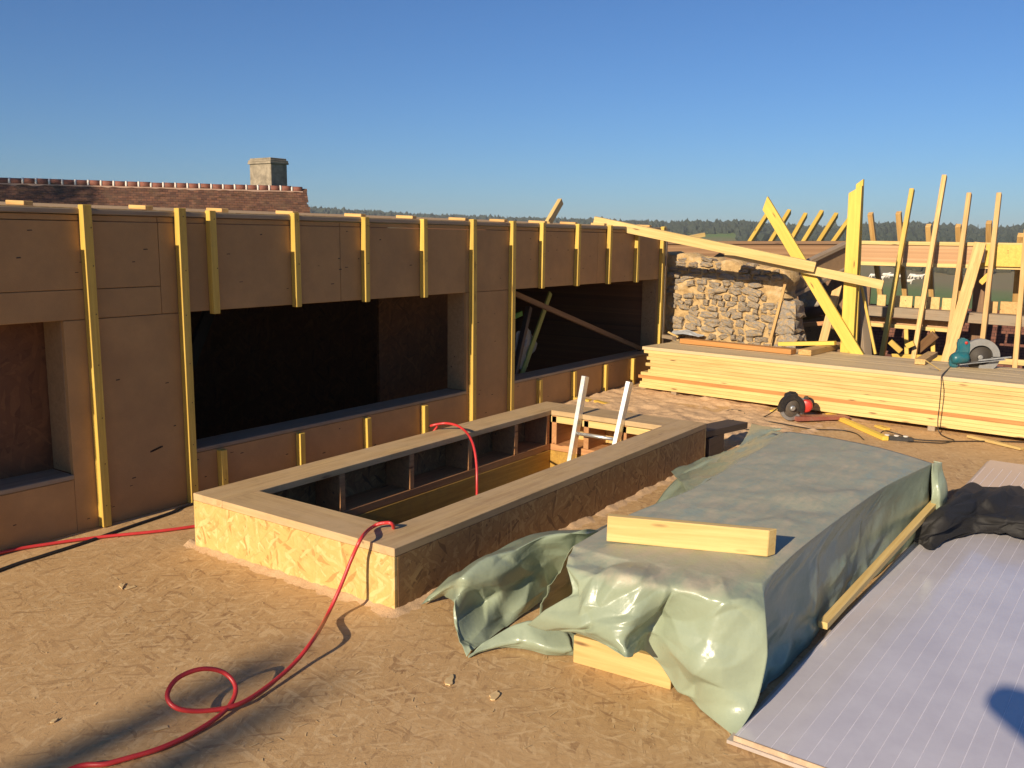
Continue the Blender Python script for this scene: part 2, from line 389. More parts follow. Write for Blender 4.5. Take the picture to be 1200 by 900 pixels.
# loose flakes and chips
vs, fs = [], []
for k in range(5600):
    if k < 4200: x, y = rng.uniform(.9, 4.6), rng.uniform(-.3, 4.4)
    else: x, y = rng.uniform(4.5, 8.6), rng.uniform(.6, 4.5)
    if CX0-.02 < x < CX1+.02 and CY0-.02 < y < CY1+.02: continue
    L = rng.lognormal(-4.5, .55); W = min(L*.35, rng.lognormal(-6.3, .5)); a = rng.choice([.3, 1.0, 2.0, 2.8])+rng.normal(0, .35)
    if k < 14: L, W = rng.uniform(.03, .06), rng.uniform(.012, .025)
    c, s = math.cos(a), math.sin(a); z = .002+rng.uniform(0, .001); tz = rng.normal(0, .025)*L
    o = len(vs)
    for u, v in ((-1, -1), (1, -.8), (1, .9), (-1, 1)): vs.append((x+c*u*L/2-s*v*W/2, y+s*u*L/2+c*v*W/2, z+u*tz+abs(tz)))
    fs.append((o, o+1, o+2, o+3))
mark(link('wood_chips', mesh('wood_chips', vs, fs, CHIP)), kind='stuff')
# torn-up flakes of the deck's own surface
for px, py, L, a in ((527, 797, .075, .6), (580, 815, .06, .2), (143, 686, .05, .9), (62, 845, .03, .2)):
    p = at(px, py, 2, .004); bm = bmesh.new(); vv = []
    for k in range(11):
        t = k/11*2*math.pi; q = 1+.35*rng.normal(); vv.append(bm.verts.new((L*.5*q*math.cos(t), L*.2*q*math.sin(t), .002)))
    f = bm.faces.new(vv); r = bmesh.ops.extrude_face_region(bm, geom=[f]); bmesh.ops.translate(bm, vec=(0, 0, -.004), verts=[v for v in r['geom'] if isinstance(v, bmesh.types.BMVert)])
    bmesh.ops.recalc_face_normals(bm, faces=bm.faces); me = bpy.data.meshes.new('deck_flake'); bm.to_mesh(me); bm.free(); me.materials.append(CHIP)
    link('deck_flake', me, deck, Matrix.Translation(p) @ Matrix.Rotation(a, 4, 'Z'))

# ------------------------------------------------------------------ long timber wall with window openings
YW, ZT = 4.567, 1.715
wall = thing('timber_wall', (2.6, YW, 0), 'long brown fibreboard wall with three dark window openings and yellow battens', 'wall')
def panel(x0, x1, z0, z1): box('fibre_panel', (x0, YW, z0), (x1, YW+.03, z1), FIBRE, wall, .0025)
G = .003
segs = [(-1.0, 1.2), (1.2, 3.05), (3.05, 4.45), (4.45, 5.86), (5.86, 6.53), (6.53, 8.02), (8.02, 9.5)]
for a, b in segs:
    zs = [1.142, 1.30, 1.655] if a < 3 else [1.142, 1.655]
    for z0, z1 in zip(zs, zs[1:]): panel(a+G/2, b-G/2, z0, z1-G)
    box('fibre_panel', (a+G/2, YW+.004, 1.655), (b-G/2, YW+.03, 1.684), FIBRE, wall, .002)
W1, W2, W3 = (.1, 2.475), (3.22, 5.87), (6.52, 9.44)
for a, b in ((-1., W1[0]), (W1[1], W2[0]), (W2[1], W3[0]), (W3[1], 9.5)): panel(a, b, .0, 1.142-G)
for a, b in (W1, W2, W3): panel(a+.001, b-.001, .0, .292)
box('top_plate', (-1.0, YW-.012, 1.688), (9.52, YW+.2, 1.715), GREY, wall)
for (a, b) in (W1, W2, W3):
    box('sill_board', (a-.0, YW-.004, .295), (b, YW+.21, .32), GREY, wall)
    box('jamb_board', (a-.024, YW+.032, .322), (a, YW+.205, 1.14), JAMB, wall)
    box('jamb_board', (b, YW+.032, .322), (b+.024, YW+.205, 1.14), JAMB, wall)
    box('head_board', (a, YW+.032, 1.142), (b, YW+.205, 1.166), JAMB, wall)
full, upper, lower = [2.62, 3.18, 5.925, 6.485, 9.46], [-.5, .15, .76, 1.37, 2.0, 3.39, 4.03, 4.67, 5.305, 6.955, 7.58, 8.21, 8.83], [.76, 1.37, 2.0, 3.40, 4.03, 4.67, 5.305, 6.955, 7.58, 8.21, 8.83]
BT = .045
def batten(x, z0, z1, wd=.05):
    o = plank('batten', (x, YW-.002-BT/2, z0), (x+rng.normal(0, .003), YW-.002-BT/2+rng.normal(0, .002), z1), wd, BT, YEL, wall, (0, 1, 0))
for x in full: batten(x, .004, 1.735+rng.normal(0, .004))
for x in upper: batten(x, 1.128+rng.normal(0, .004), 1.73+rng.normal(0, .004), .045)
for x in lower: batten(x, .004, .285+rng.normal(0, .004), .045)
# nail dents, screw heads and one torn spot, too small to pick apart
vs, fs = [], []
def dash(x, y, z, a, b):
    o = len(vs); vs.extend([(x-a, y, z-b), (x+a, y, z-b*.6), (x+a*.8, y, z+b), (x-a*.9, y, z+b*.7)]); fs.append((o, o+1, o+2, o+3))
for k in range(170):
    x, z = rng.uniform(0, 9.4), rng.choice([rng.uniform(1.17, 1.63), rng.uniform(.03, .27), rng.uniform(.3, 1.1)])
    if .3 < z < 1.16 and not (2.68 < x < 3.12 or 5.97 < x < 6.43): continue
    dash(x, YW-.001, z, rng.uniform(.006, .016), rng.uniform(.0018, .004))
for x in full+upper+lower:
    for z in np.arange(.1, 1.7, .26):
        if (x in upper and z < 1.16) or (x in lower and x not in full and x not in upper and z > .26) : continue
        dash(x+rng.normal(0, .006), YW-.002-BT-.0065, z+rng.normal(0, .02), .0035, .0035)
for k in range(6): dash(2.94+k*.012, YW-.001, .36+k*.003, .012, .006)
mark(link('fixing_marks', mesh('fixing_marks', vs, fs, plain('dark_dent', (.05, .03, .02, 1), .8)), wall), kind='stuff')
# corner build-up at the far end
box('corner_board', (9.50, YW-.05, .0), (9.53, YW+.12, 1.72), GREY, wall)
plank('batten', (9.56, YW+.02, .0), (9.565, YW+.02, 1.735), .05, .05, YEL, wall, (0, 1, 0))
plank('corner_post', (9.635, YW+.06, .0), (9.64, YW+.06, 1.66), .06, .1, STUD, wall, (0, 1, 0))
# dark space behind the openings
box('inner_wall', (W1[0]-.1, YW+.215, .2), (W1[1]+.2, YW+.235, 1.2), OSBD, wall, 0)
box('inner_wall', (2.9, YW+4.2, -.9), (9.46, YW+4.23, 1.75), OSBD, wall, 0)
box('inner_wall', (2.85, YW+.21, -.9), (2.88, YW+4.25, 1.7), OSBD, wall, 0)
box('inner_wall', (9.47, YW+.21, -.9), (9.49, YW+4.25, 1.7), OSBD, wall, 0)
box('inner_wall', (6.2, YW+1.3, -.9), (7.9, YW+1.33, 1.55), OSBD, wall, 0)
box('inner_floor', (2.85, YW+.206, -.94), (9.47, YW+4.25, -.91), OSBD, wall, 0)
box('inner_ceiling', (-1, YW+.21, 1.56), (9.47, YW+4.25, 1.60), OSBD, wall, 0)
plank('brace', (5.1, YW+2.9, .05), (5.9, YW+2.95, 1.55), .12, .05, DARKB, wall, (0, 1, 0))
# brace across the far opening and clutter inside it
a, b = at(603, 344, 1, YW+.25), at(751, 409, 1, YW+.12)
mark(plank('brace_board', a, b, .05, .03, BROWN, None, (0, 1, 0)), 'thin board slanting across the dark far window opening', 'board')
FLU = plain('yellow_green_strip', (.32, .34, .09, 1), .6); GRY = plain('grey_sheet', (.28, .28, .25, 1), .6, bump=.6, bscale=14); GRN = plain('green_plastic', (.08, .32, .06, 1), .5)
mark(plank('leaning_strip', at(612, 393, 1, YW+.45)-V((0, 0, .4)), at(645, 343, 1, YW+.5), .06, .02, FLU, None, (0, 1, 0)), 'dirty yellow green strip leaning inside the far window opening', 'strip')
def crumple(name, pts, th, mat, amp, label, cat, res=.03):
    vs, fs, nr, nc = [], [], len(pts), len(pts[0])
    fs = [(r*nc+c, r*nc+c+1, (r+1)*nc+c+1, (r+1)*nc+c) for r in range(nr-1) for c in range(nc-1)]
    bm = bmesh.new(); me = mesh(name, [p for r in pts for p in r], fs, mat); bm.from_mesh(me)
    bmesh.ops.subdivide_edges(bm, edges=bm.edges[:], cuts=7, use_grid_fill=True)
    for v in bm.verts: v.co += V((fbm(v.co, 9), fbm(v.co+V((5, 0, 0)), 9), fbm(v.co+V((0, 7, 0)), 9)))*amp
    bmesh.ops.solidify(bm, geom=bm.faces[:], thickness=th); bm.to_mesh(me); bm.free()
    return mark(link(name, me), label, cat)
yy = YW+.4
crumple('grey_sheet', [[at(607, 388, 1, yy), at(618, 385, 1, yy+.1), at(626, 395, 1, yy+.2)], [at(602, 408, 1, yy), at(615, 405, 1, yy-.02), at(628, 402, 1, yy+.2)], [at(600, 430, 1, yy), at(610, 432, 1, yy+.05), at(618, 430, 1, yy+.2)]], .006, GRY, .02, 'crumpled grey sheet in the left corner of the far window opening', 'sheet')
plank_g = plank('green_piece', at(600, 372, 1, yy+.1), at(611, 367, 1, yy+.1), .05, .03, GRN, None, (0, 1, 0)); mark(plank_g, 'small bright green piece at the left edge of the far window opening', 'scrap')
mark(plank('dark_prop', at(598, 405, 1, yy-.1)-V((0, 0, .5)), at(620, 360, 1, yy), .05, .05, DARKB, None, (0, 1, 0)), 'dark prop leaning beside the yellow green strip in the far opening', 'prop')

# ------------------------------------------------------------------ low roof behind the wall top
roof = thing('batten_roof', (5, 6.2, 1.75), 'low boarded roof with cross battens rising behind the brown wall', 'roof')
SL = .036
def rz(y): return 1.722+SL*(y-4.57)
OSBR = osb('roof_osb', (.30, .17, .07, 1), (.50, .32, .14, 1), (.62, .43, .2, 1), 'XY', .7, scale=.8)
child(box('roof_board', (0, 0, 0), (12.5, 2.5, .02), OSBR), None)
rb = bpy.data.objects['roof_board']; rb.location = V((3.28, 5.81, rz(5.81)-.01)); rb.rotation_euler = (math.atan(SL), 0, 0); child(rb, roof)
for x in (-2.2, -1.6, -.95, -.3, .35, 1.0, 1.62, 2.36, 3.04, 3.55, 4.1, 4.72, 5.32, 5.92, 6.5, 7.1, 7.68, 8.3, 8.9, 9.3):
    y0 = 4.60+abs(rng.normal(0, .02))
    plank('roof_batten', (x, y0, rz(y0)+.012), (x+rng.normal(0, .015), y0+.17, rz(y0+.17)+.012), .05, .022, STUD, roof)
# loose lengths on that roof
mark(plank('loose_block', at(642, 262, 1, 4.95), at(657, 236, 1, 5.0), .07, .045, PINE, None, (0, 1, 0)), 'short pine offcut sticking up on the roof edge beyond the brown wall', 'offcut')
mark(box('offcut_block', at(354, 262, 1, 5.2)-V((.03, .03, 0)), at(362, 256, 1, 5.2)+V((.02, .05, .01)), PINEO), 'small orange wood block on the roof edge below the tiled roof verge', 'block')

# ------------------------------------------------------------------ skylight curb
curb = thing('skylight_curb', (4.4, 3.2, 0), 'large rectangular skylight curb of yellow OSB with timber top boards', 'skylight curb')
H0, H1 = .245, .285
box('end_panel', (CX0, CY0+.001, 0), (CX0+.018, CY1, H0), OSBX, curb, .002)
box('end_panel', (CX1-.018, CY0+.001, 0), (CX1, CY1, H0), OSBX, curb, .002)
box('side_panel', (CX0+.02, CY0, 0), (CX1-.02, CY0+.018, H0), OSBY, curb, .002)
box('side_panel', (CX0+.02, CY1-.018, 0), (CX1-.02, CY1, H0), OSBY, curb, .002)
def tb(p0, p1, wd): plank('top_board', p0, p1, wd, H1-H0-.002, TOPB, curb)
zt = (H0+H1)/2
tb((CX0+.0, (CY0+IY0)/2, zt), (CX1, (CY0+IY0)/2, zt), IY0-CY0)
tb((CX0+.0, (CY1+IY1)/2, zt), (CX1, (CY1+IY1)/2, zt), CY1-IY1)
tb(((CX0+IX0)/2, IY0+.002, zt), ((CX0+IX0)/2, IY1-.002, zt), IX0-CX0)
tb(((CX1+IX1)/2, IY0+.002, zt), ((CX1+IX1)/2, IY1-.002, zt), CX1-IX1)
for y0, y1 in ((CY0+.02, IY0), (IY1, CY1-.02)):
    s = y0 < 3
    plank('bottom_rail', (IX0, (y0+y1)/2, -.005), (IX1, (y0+y1)/2, -.005), y1-y0-.004, .05, REDW, curb)
    for x in (IX0+.03, 3.55, 4.15, 4.75, 5.3, IX1-.03): box('stud', (x-.022, y0+.003, .021), (x+.022, y1-.003, H0-.001), REDW, curb)
for x0, x1 in ((CX0+.02, IX0), (IX1, CX1-.02)):
    plank('bottom_rail', ((x0+x1)/2, IY0, -.005), ((x0+x1)/2, IY1, -.005), x1-x0-.004, .05, REDW, curb)
    for y in (IY0+.03, 3.02, 3.34, IY1-.03): box('stud', (x0+.003, y-.022, .021), (x1-.003, y+.022, H0-.001), REDW, curb)
    plank('head_rail', ((x0+x1)/2, IY0, H0-.03), ((x0+x1)/2, IY1, H0-.03), x1-x0-.006, .05, PINE, curb)
zb = -2.5
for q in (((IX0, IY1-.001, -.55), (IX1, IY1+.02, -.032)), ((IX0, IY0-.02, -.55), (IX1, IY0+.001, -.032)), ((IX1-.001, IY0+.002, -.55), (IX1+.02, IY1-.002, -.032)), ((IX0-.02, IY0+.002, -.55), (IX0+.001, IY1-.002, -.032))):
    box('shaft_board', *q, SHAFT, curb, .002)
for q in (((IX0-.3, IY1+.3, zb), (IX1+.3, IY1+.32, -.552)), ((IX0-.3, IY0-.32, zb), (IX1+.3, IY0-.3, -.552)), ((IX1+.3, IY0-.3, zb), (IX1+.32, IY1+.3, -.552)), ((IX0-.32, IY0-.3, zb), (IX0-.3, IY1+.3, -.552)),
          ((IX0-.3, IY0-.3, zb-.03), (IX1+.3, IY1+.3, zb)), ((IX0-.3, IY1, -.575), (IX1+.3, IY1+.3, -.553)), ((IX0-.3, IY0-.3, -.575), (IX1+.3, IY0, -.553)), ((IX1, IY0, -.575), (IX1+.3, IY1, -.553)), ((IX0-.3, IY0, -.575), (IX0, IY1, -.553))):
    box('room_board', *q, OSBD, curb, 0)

# ladder leaning out of the opening
lad = thing('ladder', (5.1, 3.3, -2.5), 'aluminium ladder sticking up out of the skylight opening', 'ladder')
LP, LN = V((5.735, 3.3, .29)), V((1, 0, -.27)).normalized()
def on_lad(px, py): return atp(px, py, LP, LN)
ldir = V((.27, 0, 1)).normalized()
rails = []
for px, py, q in ((686, 441, (668, 545)), (738, 447, (722, 520))):
    t = on_lad(px, py); b = on_lad(*q); d = (t-b).normalized(); e = b-d*((b.z+2.48)/d.z); rails.append((t, e))
    plank('rail', e, t, .035, .06, ALU, lad, (1, 0, 0))
for k in range(9):
    py = .155+.28*k
    if k == 0: continue
    p = [t+(e-t).normalized()*py for t, e in rails]
    u = (p[1]-p[0]).normalized()
    tube('rung', [p[0]+u*.02, p[1]-u*.02], .014, ALU, lad, 2)

# ------------------------------------------------------------------ red hoses
hz = .012
tpts = [(-.6, 4.42, hz), (.9, 4.55, hz), (1.6, 4.52, hz)]+[at(x, y, 2, hz) for x, y in ((0, 648), (60, 637), (120, 629), (180, 623), (226, 617))]
tpts += [V((3.1, 4.05, hz)), V((3.9, 4.12, hz)), V((4.55, 4.10, .05)), V((4.78, 3.98, .27))]
tpts += [at(505, 499, 2, .32), at(523, 496, 2, .345), at(540, 501, 2, .34), at(552, 515, 1, 3.45), at(558, 540, 1, 3.35), at(559, 580, 1, 3.3), at(559, 600, 1, 3.3)-V((0, 0, .4)), at(559, 600, 1, 3.3)-V((.1, .1, 1.2))]
mark(tube('hose', tpts, .0085, HOSE, None, 10, 10), 'red hose along the wall base, arching over the far side of the skylight curb', 'hose')
mark(tube('shadow_line', [V((-.5, 3.7, .008)), V((1.2, 4.12, .008))]+[at(x, y, 2, .008) for x, y in ((0, 668), (45, 653), (95, 637), (150, 618), (200, 601), (228, 590))]+[V((3.9, 4.40, .008)), V((4.6, 4.46, .008))], .009, CABLE, None, 8, 8), 'shadow line built as a dark tube along the foot of the brown wall', 'shadow line')  # black tube standing in for the dark shadow line at the wall foot
h2 = [V((3.6, 2.95, -1.2)), V((3.3, 2.9, -.5)), V((3.05, 2.82, .1)), at(461, 617, 2, .30), at(449, 613, 2, .315), at(436, 618, 2, .30), at(424, 630, 0, 2.665), at(412, 655, 0, 2.62), at(398, 690, 0, 2.55), at(383, 722, 0, 2.46), at(368, 748, 2, .07), at(345, 777, 2, .035),
      at(315, 803, 2, .02), at(280, 825, 2, .02), at(240, 833, 2, .03), at(208, 830, 2, .06), at(196, 815, 2, .09), at(208, 795, 2, .12), at(236, 784, 2, .13), at(262, 788, 2, .10), at(276, 805, 2, .06), at(268, 828, 2, .022), at(238, 852, 2, hz), at(190, 876, 2, hz), at(130, 894, 2, hz), at(60, 915, 2, hz), V((.6, 2.2, hz))]
mark(tube('hose', h2, .0082, HOSE, None, 10, 10), 'red hose draped over the near curb corner and looped on the deck', 'hose')

# ------------------------------------------------------------------ stack of planks
STA, STB = V((8.47, 4.22, 0)), V((8.13, .0, 0))
sdir = (STB-STA).normalized(); sin_ = V((-sdir.y, sdir.x, 0)); sin_ = sin_ if sin_.x > 0 else -sin_
NL, TH = 13, .0335; Z0 = .045
lay_end = [.05, .06, .02, .08, .04, -.02, -.05, -.01, -.06, .0, -.03, .01, .05]
for k in range(4):
    p = STA+sdir*(.35+1.25*k)+sin_*.01; mark(plank('bearer', p+V((0, 0, .0225)), p+sin_*1.05+V((0, 0, .0225)), .06, .044, GREY), 'bearer under the stack of pale planks', 'bearer', 'bearers under the plank stack')
ordn = 'lowest second third fourth fifth sixth seventh eighth ninth tenth eleventh twelfth'.split()
rows_ = 'front second third fourth fifth sixth rear'.split()
for L in range(NL):
    for c in range(7):
        if 0 < c < 6 and L < NL-1: continue
        off = rng.normal(0, .003); z = Z0+TH*(L+.5)
        e0, e1 = -lay_end[L]+rng.normal(0, .012), 4.6+rng.normal(0, .05)
        p0 = STA+sdir*e0+sin_*(.075+.15*c+off); p1 = STA+sdir*e1+sin_*(.075+.15*c+off+rng.normal(0, .004))
        mt = PINEO if (L == 3 and c == 0) else (DUSTP if L == NL-1 else PINE)
        o = plank('stacked_plank', p0+V((0, 0, z)), p1+V((0, 0, z)), .146, .0324, mt, bev=.0015)
        if mt is PINEO: lab = 'darker orange plank in the fourth layer up on the front of the stack'
        elif L == NL-1: lab = 'dusty plank in the top layer of the stack, %s row' % rows_[c]
        elif c == 0: lab = 'pale pine plank on the front of the stack, %s layer up from the deck' % ordn[L]
        else: lab = 'pale pine plank at the back of the stack below its top layer'
        mark(o, lab, 'plank', 'planks in the stack')
ZS = Z0+TH*NL
# loose lengths on the stack
def on_s(px, py, dz=0.): return at(px, py, 2, ZS+dz)
mark(plank('board', on_s(800, 399, .03), on_s(930, 412, .03), .12, .05, PINEO), 'long tan board lying on the left part of the plank stack', 'board')
mark(plank('offcut_block', on_s(943, 413, .03), on_s(985, 404, .03), .13, .055, STUD, None, (0, 0, 1), .04), 'squat weathered wood block at the middle of the plank stack', 'block')
mark(plank('yellow_offcut', on_s(912, 403, .05), on_s(979, 402, .09), .05, .04, YELB, None, (0, 0, 1), .02), 'short bright yellow offcut lying on the plank stack', 'offcut')
mark(plank('offcut_block', on_s(1078, 424, .03), on_s(1093, 415, .03), .09, .05, STUD), 'weathered square block on the stack left of the teal saw', 'block')
mark(plank('thin_stick', on_s(1084, 422, .10), on_s(1102, 434, .005), .012, .01, PINE), 'thin pale sliver leaning on the block near the teal saw', 'stick')
mark(plank('wood_scrap', on_s(778, 394, .02), on_s(790, 396, .02), .06, .04, GREY), 'small brown wood scrap at the far left end of the stack', 'scrap')
mark(plank('wood_strip', on_s(783, 389, .06), on_s(795, 395, .01), .025, .02, PINE), 'little pale strip beside the brown scrap on the stack end', 'scrap')
pp = on_s(806, 394, .0)
crumple('grey_plastic', [[pp+V((-.12, .16, .01)), pp+V((0, .17, .05)), pp+V((.12, .15, .02))], [pp+V((-.12, .02, .03)), pp+V((0, 0, .07)), pp+V((.1, 0, .03))], [pp+V((-.08, -.16, .01)), pp+V((0, -.2, .03)), pp+V((.1, -.18, .01))]], .004, plain('grey_film', (.38, .40, .42, 1), .35, bump=.5, bscale=20), .015, 'crumpled grey plastic scrap on the left end of the plank stack', 'plastic')
pb = on_s(886, 397, .0)
prism('black_wedge', [(-.16, 0), (.16, 0), (.12, .05), (.02, .075), (-.14, .07)], .1, BLACK, None, Matrix.Translation(pb+V((.05, 0, 0))) @ Matrix.Rotation(-math.pi/2, 4, 'Z'), .006)
mark(bpy.data.objects['black_wedge'], 'flat black object on the stack in front of the stone wall', 'black object')

# ------------------------------------------------------------------ timber propped up behind the stack
XP = 9.45
a = at(993, 418, 0, XP); b = at(1003, 222, 0, XP)
mark(plank('post', V((a.x, a.y, .0)), b, .125, .05, YELB, None, (1, 0, 0), .07), 'tall bright yellow post with slanted top behind the plank stack', 'post')
a2, b2 = at(1003, 395, 0, XP+.09), at(1008, 213, 0, XP+.09)
mark(plank('post', V((a2.x, a2.y, 0)), b2, .07, .04, YELB, None, (1, 0, 0), .05), 'narrow yellow post with pointed tip just behind the taller yellow post', 'post')
a, b = at(1001, 410, 0, XP-.09), at(897, 238, 0, XP+.02)
mark(plank('brace_plank', V((a.x, a.y, a.z))-(b-a).normalized()*.35, b, .115, .04, YELB, None, (1, 0, 0), .09), 'bright yellow plank leaning left against the yellow post', 'plank')
A, B = at(696, 259, 1, 4.9), at(955, 313, 0, XP-.17)
mark(plank('long_plank', A, B, .1, .045, PINE, None, (1, -.3, 0)), 'long pale plank running from the brown wall top down toward the yellow post', 'plank')
A, B = at(850, 296, 0, XP-.12), at(1035, 334, 0, XP-.12)
mark(plank('long_plank', A, B, .09, .03, PINE, None, (1, 0, 0)), 'lower pale plank crossing in front of the yellow post, over the leaning brace', 'plank')
mark(plank('short_plank', at(800, 280, 0, 10.5), at(825, 275, 0, 10.7), .09, .05, PINE, None, (0, 0, 1)), 'short pale plank end poking out above the stone wall', 'plank')
for (p, q, lab) in (((1009, 330), (1021, 418), 'dark shaded board leaning right beside the post, nearer one'), ((1003, 335), (1007, 415), 'dark shaded board tucked directly behind the yellow post')):
    a, b = at(*p, 0, XP+.5), at(*q, 0, XP+.18); mark(plank('shaded_board', b-V((0, 0, .3)), a, .12, .04, GREY, None, (.5, 1, 0)), lab, 'board')
mark(plank('thin_lath', at(1026, 415, 0, XP+.3), at(1006, 318, 0, XP+.4), .025, .03, YEL, None, (1, 0, 0)), 'slim yellow lath leaning along the dark boards by the post', 'lath')

# ------------------------------------------------------------------ rubble stone wall
XS = 9.76
M = NT('ochre_mortar'); co = M.coord(rand=False)
M.col(M.ramp(M.noise(co, 9, 6, .75), [(.3, (.30, .19, .09)), (.5, (.50, .34, .155)), (.72, (.60, .46, .28))])); M.rough(.95); M.bump(M.noise(co, 28, 6, .75), 1., .02); MORT = M.m
M = NT('rubble_stone'); co = M.coord()
sc_ = M.ramp(M.noise(co, 14, 6, .75), [(.28, (.15, .13, .115)), (.5, (.29, .255, .215)), (.74, (.52, .47, .40))])
M.col(M.mix(M.math('MULTIPLY', M.ramp(M.noise(co, 5, 5, .7), [(.47, (0, 0, 0)), (.60, (1, 1, 1))]), .85), sc_, (.50, .335, .15, 1)))
M.rough(.9); M.bump(M.noise(co, 40, 6, .75), 1., .012); STONE = M.m
swall = thing('stone_wall', (XS, 4, 0), 'rubble stone wall with ochre mortar beyond the end of the brown wall', 'wall')
def s_top(y): return 1.265+(y-3.17)*.118+.02*math.sin(y*23)
def s_end(z): return 3.15+.10*(z-.5)/.6*.5+.04*math.sin(z*7)+.035*math.sin(z*19+1)
ny, nz = 90, 70; vs, fs = [], []
for i in range(ny+1):
    for j in range(nz+1):
        t = j/nz; y0 = s_end(t*1.27); y = y0+(4.66-y0)*i/ny; z = s_top(y)*t
        vs.append((XS+.043+.03*fbm((0, y, z), 9, 5), y, z))
for i in range(ny):
    for j in range(nz): q = i*(nz+1)+j; fs.append((q, q+1, q+nz+2, q+nz+1))
o = len(vs)
for i in range(ny+1):                     # top and end faces, .45 m thick
    p = vs[i*(nz+1)+nz]; vs.append((p[0]+.45, p[1], p[2]+.03*fbm((p[1], 0, 0), 8)))
for i in range(ny): fs.append((i*(nz+1)+nz, o+i, o+i+1, (i+1)*(nz+1)+nz))
o2 = len(vs)
for j in range(nz+1): vs.append((XS+.5, vs[j][1]+.03*fbm((9, 0, vs[j][2]), 8), vs[j][2]))
for j in range(nz): fs.append((j, o2+j, o2+j+1, j+1))
link('mortar_core', fix(mesh('mortar_core', vs, fs, MORT, True)), swall)
stone_me = []
for k in range(10):
    bm = bmesh.new(); bmesh.ops.create_cube(bm, size=1); bmesh.ops.subdivide_edges(bm, edges=bm.edges[:], cuts=2, use_grid_fill=True)
    for v in bm.verts:
        n_ = v.co.normalized()*.5; v.co = v.co*.62+n_*.38*1.15; v.co += V(rng.normal(0, .062, 3))
    me = bpy.data.meshes.new('stone'); bm.to_mesh(me); bm.free(); me.materials.append(STONE); stone_me.append(me)
z = .02
while z < 1.42:
    hgt = rng.uniform(.038, .085); y = 3.0+rng.uniform(0, .1)
    while y < 4.5:
        wd = rng.uniform(.07, .21)*(1.15 if hgt > .065 else .8); yc, zc = y+wd/2, z+hgt/2+rng.normal(0, .008)
        if yc-wd*.45 > s_end(max(zc, 0)) and zc+hgt*.4 < s_top(yc) and rng.random() > .10:
            link('stone', stone_me[rng.integers(10)], swall, Matrix.Translation((XS+.074+rng.normal(0, .01), yc, zc)) @ Matrix.Rotation(rng.normal(0, .2), 4, 'X') @ Matrix.Diagonal((.13, wd*.95, hgt*1.02, 1)))
        y += wd+rng.uniform(.008, .03)
    z += hgt+rng.uniform(.004, .014)
# broken pier right of the crack
pier = thing('stone_pier', (XS+.1, 3.0, 0), 'narrow pier of stacked stones right of the crack in the stone wall', 'pier')
zz = .1
while zz < .93:
    hgt = rng.uniform(.12, .2); p = at(925+rng.normal(0, 2), 380, 0, XS+.1)
    link('stone', stone_me[rng.integers(10)], pier, Matrix.Translation((XS+.12, p.y+rng.normal(0, .015)-.03*(.9-zz), zz+hgt/2)) @ Matrix.Rotation(rng.normal(0, .1), 4, 'X') @ Matrix.Diagonal((.3, .20+.1*(.9-zz), hgt*1.06, 1)))
    zz += hgt
mark(plank('lath', at(902, 402, 0, XS-.06), at(921, 330, 0, XS-.04), .03, .025, STUD, None, (1, 0, 0)), 'thin brown lath standing over the crack of the stone wall', 'lath')

# ------------------------------------------------------------------ joist frame and half built roof beyond
def ijoist(name, p0, p1, h, parent, mats, wd=.06, th=.04, upv=(0, 0, 1)):
    p0, p1 = V(p0), V(p1); x = (p1-p0).normalized(); y = V(upv).cross(x).normalized(); z = x.cross(y)
    a = plank(name, p0+z*(h/2-th/2), p1+z*(h/2-th/2), wd, th, mats[0], parent, upv)
    b = plank(name.replace('top', 'bottom'), p0-z*(h/2-th/2), p1-z*(h/2-th/2), wd, th, mats[0], parent, upv)
    R, L = frame_of(p0, p1, upv); me = bpy.data.meshes.new('web'); bm = bmesh.new(); bbox_bm(bm, (-L/2, -.006, -h/2+th), (L/2, .006, h/2-th)); bm.to_mesh(me); bm.free(); me.materials.append(mats[1])
    link('joist_web', me, parent, Matrix.Translation((p0+p1)/2) @ R)
jf = thing('joist_frame', (11.2, 4, 0), 'brown I joists above the stone wall carrying six short yellow rafters', 'roof frame')
OSBJ = osb('osb_brown_web', (.14, .07, .03, 1), (.24, .125, .055, 1), (.33, .19, .09, 1), 'YZ', .6)
ijoist('top_flange', (11.35, 5.8, 1.415), (11.35, 2.93, 1.455), .29, jf, (BROWN, OSBJ))
P0, P1 = at(916, 337, 0, 10.15), V((11.3, 2.98, 1.43))
ijoist('top_flange', P0, P1, .33, jf, (GREY, plain('web_board', (.30, .19, .10, 1), .7)), .1)
for b_, t_ in (((878.7, 284), (899, 252)), ((903, 284), (925, 248)), ((926, 284), (944, 252)), ((941, 285), (963, 249)), ((959, 285), (980, 252)), ((976, 285), (998, 254))):
    a, b = at(*b_, 0, 11.7), at(*t_, 0, 12.3); a = a-(b-a)*.5
    plank('rafter', a, b, .075, .05, YEL, jf, (0, 1, .2))
fr = thing('roof_frame', (11.3, 1.8, 0), 'half built roof frame of tall slanting rafters crossing an OSB ridge joist', 'roof frame')
a, b = at(1009, 282, 0, 11.75), at(1240, 286, 0, 11.75)
ijoist('top_flange', V((11.75, a.y, a.z-.15)), V((11.75, .95, a.z-.155)), .30, fr, (PINE, OSBW), .05, .045)
pz = at(1170, 300, 0, 11.72)
box('joist_splice', (11.69, pz.y-.45, pz.z-.12), (11.72, pz.y+.26, pz.z+.13), YEL, fr)
box('white_packing', (11.66, at(1151, 300, 0, 11.68).y-.03, pz.z-.08), (11.688, at(1151, 300, 0, 11.68).y+.05, pz.z+.12), WHITE, fr)
